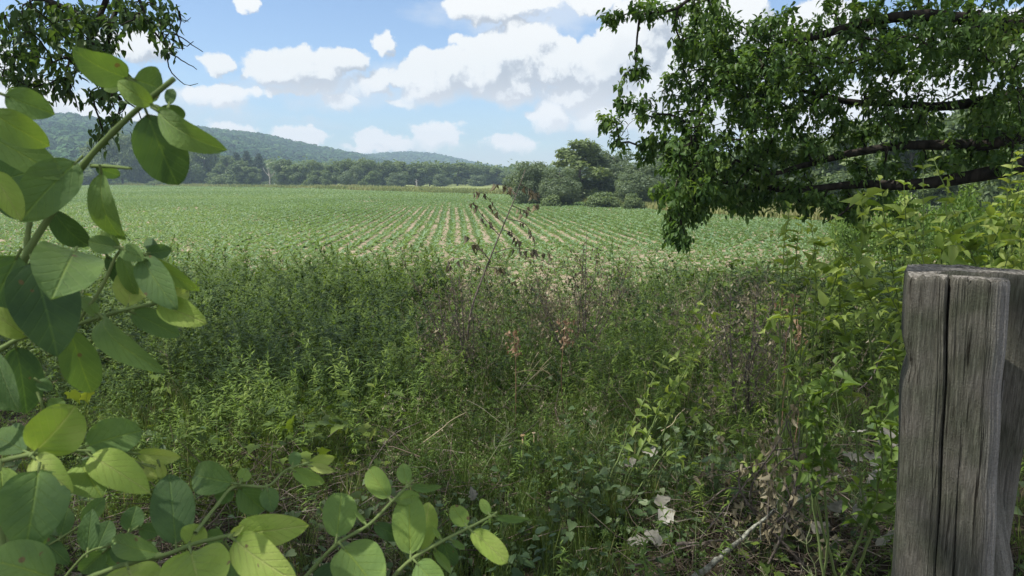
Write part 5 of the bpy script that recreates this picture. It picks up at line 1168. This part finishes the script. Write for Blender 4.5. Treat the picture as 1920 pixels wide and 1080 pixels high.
# dead sapling with hanging withered leaves in the middle
p0, d0 = P(893, 540, 7.0), 7.0; root = np.array([p0[0] - .12, p0[1], float(Z(p0[0], p0[1]))])
ds = empty('dead_sapling', root, 'dead leaning sapling with drooping withered leaves in the middle of the bank', 'sapling')
sm = MB(); stem = smooth_path([root, P(880, 600, 7.0), P(905, 520, 7.0), P(945, 420, 7.0), P(968, 365, 7.0), P(985, 318, 7.0)], 16); tube(sm, stem, np.linspace(.016, .004, 16), 6)
sm.build('stem', M_TWIG, ds, root); bm_ = MB(); lm = MB(); r = np.random.default_rng(12)
BR_ = [[(945, 420), (925, 385), (905, 362), (888, 362)], [(935, 440), (905, 405), (885, 380)], [(960, 385), (985, 395), (1000, 385), (1020, 385)], [(950, 410), (985, 420), (1000, 450), (1005, 480)], [(920, 490), (890, 455), (870, 440)], [(925, 475), (960, 465), (1000, 470), (1035, 480)], [(968, 365), (950, 350), (925, 345)], [(975, 345), (1000, 360), (1012, 372)], [(910, 510), (880, 490), (850, 485), (838, 500)], [(940, 430), (965, 440), (975, 460)], [(915, 500), (940, 505), (965, 525)]]
for pl in BR_:
    q = smooth_path(np.array([P(a, b, 7.0 + r.uniform(-.15, .15) * (i > 0)) for i, (a, b) in enumerate(pl)]), 9); tube(bm_, q, np.linspace(.005, .0015, 9), 4)
    n = 12; i = r.integers(2, 9, n); L = r.uniform(.045, .10, n)
    place(lm, LEAF, q[i] + r.normal(0, .015, (n, 3)), np.c_[r.normal(0, .18, (n, 2)), -np.ones(n)], r.normal(size=(n, 3)), L, L * r.uniform(.16, .27, n), np.clip(r.normal(.34, .2, n), 0, 1), droop=.25, curl=1.5)
bm_.build('branch', M_TWIG, ds, root); lm.build('leaves', M_BROWN, ds, root)
def dead_bush(px, py, d, tips, label, nl, seed, tone):
    p = P(px, py, d); root = np.array([p[0], p[1], float(Z(p[0], p[1]))]); r = np.random.default_rng(seed); e = empty('dead_shrub', root, label, 'shrub'); sm = MB(); lm = MB()
    for (a, b) in tips:
        t = P(a, b, d + r.uniform(-.4, .4)); q = smooth_path([root + np.r_[r.normal(0, .08, 2), 0], (root * .45 + t * .55) + r.normal(0, .08, 3), t], 12); tube(sm, q, np.linspace(.009, .002, 12), 4, .4)
        for _ in range(9):
            i = r.integers(4, 11); s = q[i] + norm(r.normal(size=3) + np.array([0, 0, .3])) * r.uniform(.1, .4); bq = smooth_path([q[i], (q[i] + s) / 2 + r.normal(0, .03, 3), s], 5); tube(sm, bq, np.linspace(.0032, .001, 5), 3, .4)
            L = r.uniform(.02, .055, nl); j = r.integers(1, 5, nl); place(lm, LEAF, bq[j] + r.normal(0, .02, (nl, 3)), np.c_[r.normal(0, .35, (nl, 2)), -np.ones(nl)], r.normal(size=(nl, 3)), L, L * .36, np.clip(r.normal(tone, .2, nl), 0, 1), droop=.3, curl=1.2)
    sm.build('stem', M_TWIG, e, root); lm.build('leaves', M_BROWN, e, root)
dead_bush(1080, 560, 7.4, [(1000, 480), (1030, 470), (1060, 475), (1095, 470), (1120, 490), (1150, 500), (1175, 540), (1100, 430), (1190, 470), (1040, 520), (1130, 540), (990, 530)], 'heap of dead brown brush right of the leaning sapling', 7, 31, .4)
dead_bush(870, 600, 6.8, [(840, 490), (820, 520), (800, 560), (860, 500), (835, 550), (780, 600), (880, 540), (905, 590), (750, 480)], 'withered brown shrub left of the leaning sapling', 6, 32, .35)
dead_bush(1400, 620, 5.2, [(1330, 560), (1370, 540), (1420, 535), (1460, 550), (1490, 570), (1440, 590), (1350, 600), (1300, 580), (1400, 570), (1475, 620)], 'grey-brown dead brush before the dark weeds at right', 5, 33, .45)
dead_bush(1500, 860, 2.9, [(1480, 790), (1500, 800), (1465, 820), (1520, 830), (1490, 840)], 'small clump of rusty dead weed left of the post', 8, 34, .55)
def rusty(px, py, d, label, seed, k=46):
    p = P(px, py + 60, d); root = np.array([p[0], p[1], float(Z(p[0], p[1]))]); r = np.random.default_rng(seed); e = empty('dock_plant', root, label, 'plant'); m = MB(); top = P(px, py - 22, d); q = smooth_path([root, (root + top) / 2 + r.normal(0, .03, 3), top], 8); tube(m, q, np.linspace(.005, .002, 8), 4, .4); m.build('stem', M_RUST, e, root)
    m = MB(); u = r.random(k); c = np.array([P(px + r.normal(0, 9), py + r.uniform(-24, 30), d + r.normal(0, .04)) for _ in range(k)]); L = r.uniform(.02, .055, k); place(m, LEAF, c, np.c_[r.normal(0, .5, (k, 2)), -np.ones(k)], r.normal(size=(k, 3)), L, L * .5, np.clip(r.normal(.55, .2, k), 0, 1), droop=.4, curl=1.2); m.build('leaves', M_RUST, e, root)
M_RUST = leaf_mat('rusty leaf', [(.12, .075, .045), (.24, .15, .09), (.35, .24, .145), (.44, .35, .23)], .25, (1.1, .9, .6))
rusty(1062, 618, 5.4, 'rust-brown withered leaf cluster standing right of the sapling foot', 41)
rusty(965, 640, 5.0, 'smaller tan withered leaf cluster below the sapling', 42, 34)
rusty(1478, 570, 4.6, 'pinkish brown withered leaves among the grey brush at right', 43, 30)
rusty(1495, 620, 4.2, 'pale brown withered leaf tuft below the grey brush at right', 44, 22)

# dry straw tuft and long pale stalks
p, d = on_bank(1000, 712, .42); root = np.array([p[0], p[1], float(Z(p[0], p[1]))]); e = empty('dry_grass_tuft', root, 'tuft of broken tan straw crossing itself in the middle of the bank', 'dry grass'); m = MB()
for a in [(972, 735, 1025, 688), (978, 728, 1032, 680), (985, 740, 1040, 700), (962, 700, 1020, 696), (975, 730, 1035, 738), (978, 722, 1030, 732), (1010, 660, 990, 700), (1035, 668, 1000, 712), (968, 742, 1015, 672), (1012, 690, 1048, 720), (960, 728, 995, 724), (975, 735, 1005, 806), (985, 733, 1022, 800), (965, 745, 1000, 808)]:
    tube(m, smooth_path([P(a[0], a[1], d - .02 + rng.normal(0, .03)), P((a[0] + a[2]) / 2, (a[1] + a[3]) / 2 - 4, d - .05), P(a[2], a[3], d + rng.normal(0, .03))], 6), np.linspace(.0028, .0012, 6), 4, rng.uniform(.3, .9))
m.build('blades', M_STRAW, e, root)
def stalk(px0, py0, px1, py1, lift, w, label, mat=None, seed=0, name='dry_stalk', bend=.03, twg=0):
    p, d = on_bank((px0 + px1) / 2, (py0 + py1) / 2, lift); a, b = P(px0, py0, d - .03), P(px1, py1, d + .08); m = MB(); r = np.random.default_rng(seed); L = np.linalg.norm(b - a)
    q = smooth_path([a, a * .66 + b * .34 + r.normal(0, bend * L, 3), a * .33 + b * .67 + r.normal(0, bend * L, 3), b], 18); q += r.normal(0, w * .25, q.shape); tube(m, q, np.linspace(w, w * .45, 18), 7, rng.uniform(.4, .9), .10)
    for _ in range(twg):
        i = r.integers(2, 17); s = q[i] + norm(r.normal(size=3) + np.array([0, 0, .5])) * r.uniform(.04, .15); tube(m, smooth_path([q[i], (q[i] + s) / 2 + r.normal(0, .01, 3), s], 5), np.linspace(w * .35, w * .12, 5), 4, .6)
    o = m.build(name, mat or M_STRAW, None, a, smooth=True); o.location = a; return tag(o, label, 'branch' if 'branch' in name else 'stalk')
stalk(793, 830, 876, 772, .35, .004, 'straight pale dry stalk lying aslant left of the straw tuft', seed=1)
stalk(1154, 730, 1210, 800, .40, .003, 'dry stalk sloping down to the right below the brown weeds', seed=2)
stalk(1240, 808, 1285, 766, .40, .003, 'short dry stalk rising to the right, beside the one sloping down', seed=3)
stalk(875, 750, 968, 812, .38, .0025, 'long thin green-tan stalk ending at the tan fungi', seed=4)
stalk(1355, 745, 1372, 680, .45, .0025, 'upright pale thin stalk among the green weeds right of centre', seed=5)
stalk(620, 905, 790, 790, .25, .004, 'thin dark dead branch lying aslant above the young honeysuckle', M_TWIG, 6, 'fallen_branch', .03, 5)
stalk(1300, 1085, 1440, 968, .24, .013, 'thick lichen-grey fallen branch at the bottom, the thickest of all', M_LICHEN, 7, 'fallen_branch', .02, 5)
stalk(1435, 965, 1585, 880, .26, .008, 'lichen-grey curved branch continuing up towards the post', M_LICHEN, 8, 'fallen_branch', .03, 4)
stalk(1268, 1020, 1372, 1012, .20, .008, 'short pinkish-brown stick lying level among bleached leaves', M_TWIG, 9, 'fallen_branch', .015)
stalk(1312, 1010, 1400, 905, .26, .004, 'thin brown stick rising from the level pinkish one', M_TWIG, 10, 'fallen_branch', .02)
stalk(1318, 950, 1465, 900, .30, .004, 'arched brown twig above the lichen-grey branches', M_TWIG, 11, 'fallen_branch', .06)
stalk(1405, 895, 1500, 848, .34, .003, 'slim tan twig sloping up to the rusty dead weed', M_TWIG, 12, 'fallen_branch', .03)
stalk(1490, 900, 1545, 800, .38, .005, 'pale mossy twig leaning up beside the rusty dead weed', M_LICHEN, 13, 'fallen_branch', .04, 6)
stalk(1600, 740, 1692, 628, .5, .005, 'dark spotted twig leaning against the left side of the post', M_TWIG, 14, 'fallen_branch', .02, 2)
stalk(1190, 1060, 1330, 1020, .18, .005, 'grey dead branch on the ground below the level pinkish stick', M_TWIG, 15, 'fallen_branch', .04, 4)
stalk(1580, 985, 1690, 955, .22, .006, 'pale bare stick pointing at the foot of the post', M_LICHEN, 16, 'fallen_branch', .03)

# green seed-pod stalks of mustard
def mustard(px0, py0, px1, py1, lift, label, seed, n=9):
    p, d = on_bank((px0 + px1) / 2, (py0 + py1) / 2, lift); r = np.random.default_rng(seed); a, b = P(px0, py0, d), P(px1, py1, d); g = np.array([a[0], a[1], min(a[2] - .05, float(Z(a[0], a[1])))])
    e = empty('mustard_stalk', g, label, 'plant'); m = MB(); q = smooth_path([g, a, (a + b) / 2 + r.normal(0, .012, 3), b], 18); tube(m, q, np.linspace(.003, .0012, 18), 5, r.uniform(.3, .6)); m.build('stem', M_POD, e, g)
    L = np.linalg.norm(b - a); ax = norm(b - a)
    for k in range(n):
        m = MB(); i = r.integers(7, 18); s = norm(np.cross(ax, r.normal(size=3))); t = q[i] + norm(s * .75 + ax * .9) * r.uniform(.04, .085) * max(1, d / 2.6); tube(m, smooth_path([q[i], (q[i] + t) / 2 + s * .006, t], 5), [.0008, .0012, .0015, .0013, .0004], 4, r.uniform(.4, 1)); m.build('seed_pod', M_POD, e, g)
for i, a in enumerate([(1270, 920, 1272, 818, .30), (1392, 910, 1322, 818, .32), (1470, 890, 1462, 800, .36), (1580, 800, 1500, 700, .42), (1555, 830, 1530, 740, .40), (1530, 1075, 1512, 1010, .30), (1600, 960, 1598, 850, .34), (1150, 930, 1110, 800, .32), (1310, 960, 1390, 1020, .25), (900, 900, 960, 800, .35)]):
    mustard(*a, ['upright green pod stalk left of the arched brown twig', 'leaning green pod stalk above the arched brown twig', 'green pod stalk before the rusty dead weed', 'tall leaning pod stalk under the low leafy shrub', 'pod stalk beside the mossy twig', 'yellow-green fan of seed pods at the bottom near the post', 'slender pod stalk between the post and the lichen-grey branch', 'thin green pod stalk above the heart-shaped leaves', 'short pod stalk lying over the twig tangle', 'green pod stalk left of the tan fungi'][i], 60 + i, 9 if i != 5 else 12)

# bleached dead leaves
def dead_leaf(px, py, W, L, ang, d_lift, label, tint, seed, T=LOBED):
    p, d = on_bank(px, py, d_lift); r = np.random.default_rng(seed); m = MB(); a = math.radians(ang); W *= .8; L *= .9; D = np.array([math.cos(a), .25, math.sin(a)]); nrm_ = norm(CAM - p) * .6 + r.normal(0, .35, 3) + np.array([0, 0, .9])
    s = d / F; n = 9; t = np.linspace(0, 1, n); u = np.linspace(-1, 1, 7); D = norm(D); N = norm(nrm_ - D * (nrm_ @ D)); S = np.cross(D, N); w = np.sin(pi * t ** .8) ** .7 * (1 + .25 * r.normal(size=n)); w[-1] = .05; w[0] = .1
    hh = .22 * np.abs(u)[None] ** 2 * r.normal(.6, .4, (n, 1)) + .22 * np.sin(t * 4 + seed)[:, None] + .05 * r.normal(size=(n, 7)); w = w * (1 + .35 * ((np.arange(n) % 2) - .5))
    V = p + D * ((t - .5) * L * s)[:, None, None] + S * (w[:, None] * u[None] * W * s / 2)[..., None] + N * (hh * W * s * .5)[..., None]
    i = np.arange(n - 1)[:, None] * 7; j = np.arange(6)[None]; A_ = (i + j).ravel(); m.add(V.reshape(-1, 3), np.r_[np.c_[A_, A_ + 1, A_ + 8], np.c_[A_, A_ + 8, A_ + 7]], np.clip(tint + r.normal(0, .08, n * 7), 0, 1))
    o = m.build('dead_leaf', M_PALE, None, p); o.location = p; tag(o, label, 'dead leaf', 'bleached dead leaves on the ground')
DL = [(1250, 966, 34, 40, 20, .22, .55, 'brightest white dead leaf above the level pinkish stick'), (1224, 1008, 34, 44, 160, .18, .45, 'crumpled pale leaf left of the brightest white one'), (1196, 1016, 40, 46, 10, .16, .3, 'greyish crumpled leaf at the left end of the pale leaf heap'),
      (1218, 846, 24, 34, 170, .3, .4, 'whitish leaf upturned among the dark green weeds'), (1182, 866, 22, 30, 30, .28, .2, 'small dull leaf left of the upturned whitish one'), (1242, 938, 26, 36, 10, .24, .3, 'pale grey leaf above the brightest white one'),
      (1640, 866, 34, 60, 150, .34, .5, 'ragged whitish leaf left of the post'), (1600, 858, 22, 46, 170, .34, .3, 'bluish grey folded leaf beside the ragged whitish one'), (1668, 822, 46, 54, 30, .4, .5, 'large cream leaf touching the left side of the post'), (1636, 896, 18, 40, 70, .3, .5, 'toothed whitish leaf hanging below the ragged one'),
      (1608, 965, 36, 44, 100, .24, .5, 'cream leaf among dark leaves, low and left of the post'), (1570, 950, 34, 40, 20, .24, .2, 'grey leaf left of the low cream leaf'), (1616, 925, 12, 34, 120, .28, .6, 'thin white curl in the dark gap left of the post'), (1690, 790, 18, 44, 90, .42, .5, 'narrow cream leaf upright against the post'), (885, 925, 24, 30, 100, .28, .25, 'lone pale leaf above the bottom centre honeysuckle'),
      (1540, 990, 36, 42, 30, .22, .12, 'dull olive-grey leaf under the curved lichen-grey branch'), (1660, 1010, 28, 52, 40, .2, .35, 'frayed grey leaf at the foot of the post'), (1610, 808, 10, 40, 0, .4, .6, 'flat narrow cream leaf above the large cream one')]
for i, a in enumerate(DL): dead_leaf(*a[:6], a[7], a[6], 80 + i)

# tan fungi in the grass
def fungus(px, py, r_, label, tint):
    p, d = on_bank(px, py, .3); e = empty('mushroom', p - np.array([0, 0, .05]), label, 'mushroom'); m = MB(); prof = [(0, .5), (.5, .46), (.85, .3), (1, .05), (.9, -.08), (.4, -.02), (.25, -.1)]
    an = np.arange(14) * 2 * pi / 14; V = [[(r_ * a * math.cos(t) * (1 + .12 * math.sin(3 * t)), r_ * a * math.sin(t), r_ * b) for t in an] for a, b in prof]; V = np.array(V) + p
    i = np.arange(len(prof) - 1)[:, None] * 14; j = np.arange(14)[None]; k = (j + 1) % 14; A_, B_, C_, D_ = (i + j).ravel(), (i + k).ravel(), (i + 14 + k).ravel(), (i + 14 + j).ravel(); m.add(V.reshape(-1, 3), np.r_[np.c_[A_, B_, C_], np.c_[A_, C_, D_]], tint); m.build('cap', M_FUNG, e, e.location, smooth=True)
    m = MB(); tube(m, [p - np.array([0, 0, .06]), p - np.array([0, 0, r_ * .05])], [r_ * .3, r_ * .22], 8, .7); m.build('stalk', M_FUNG, e, e.location, smooth=True)
M_FUNG = leaf_mat('fungus', [(.35, .2, .1), (.55, .36, .18), (.7, .55, .36)], 0)
fungus(980, 817, .017, 'orange-tan mushroom in the grass, left of two', .45); fungus(1001, 812, .012, 'smaller pinkish mushroom in the grass, right of two', .8)
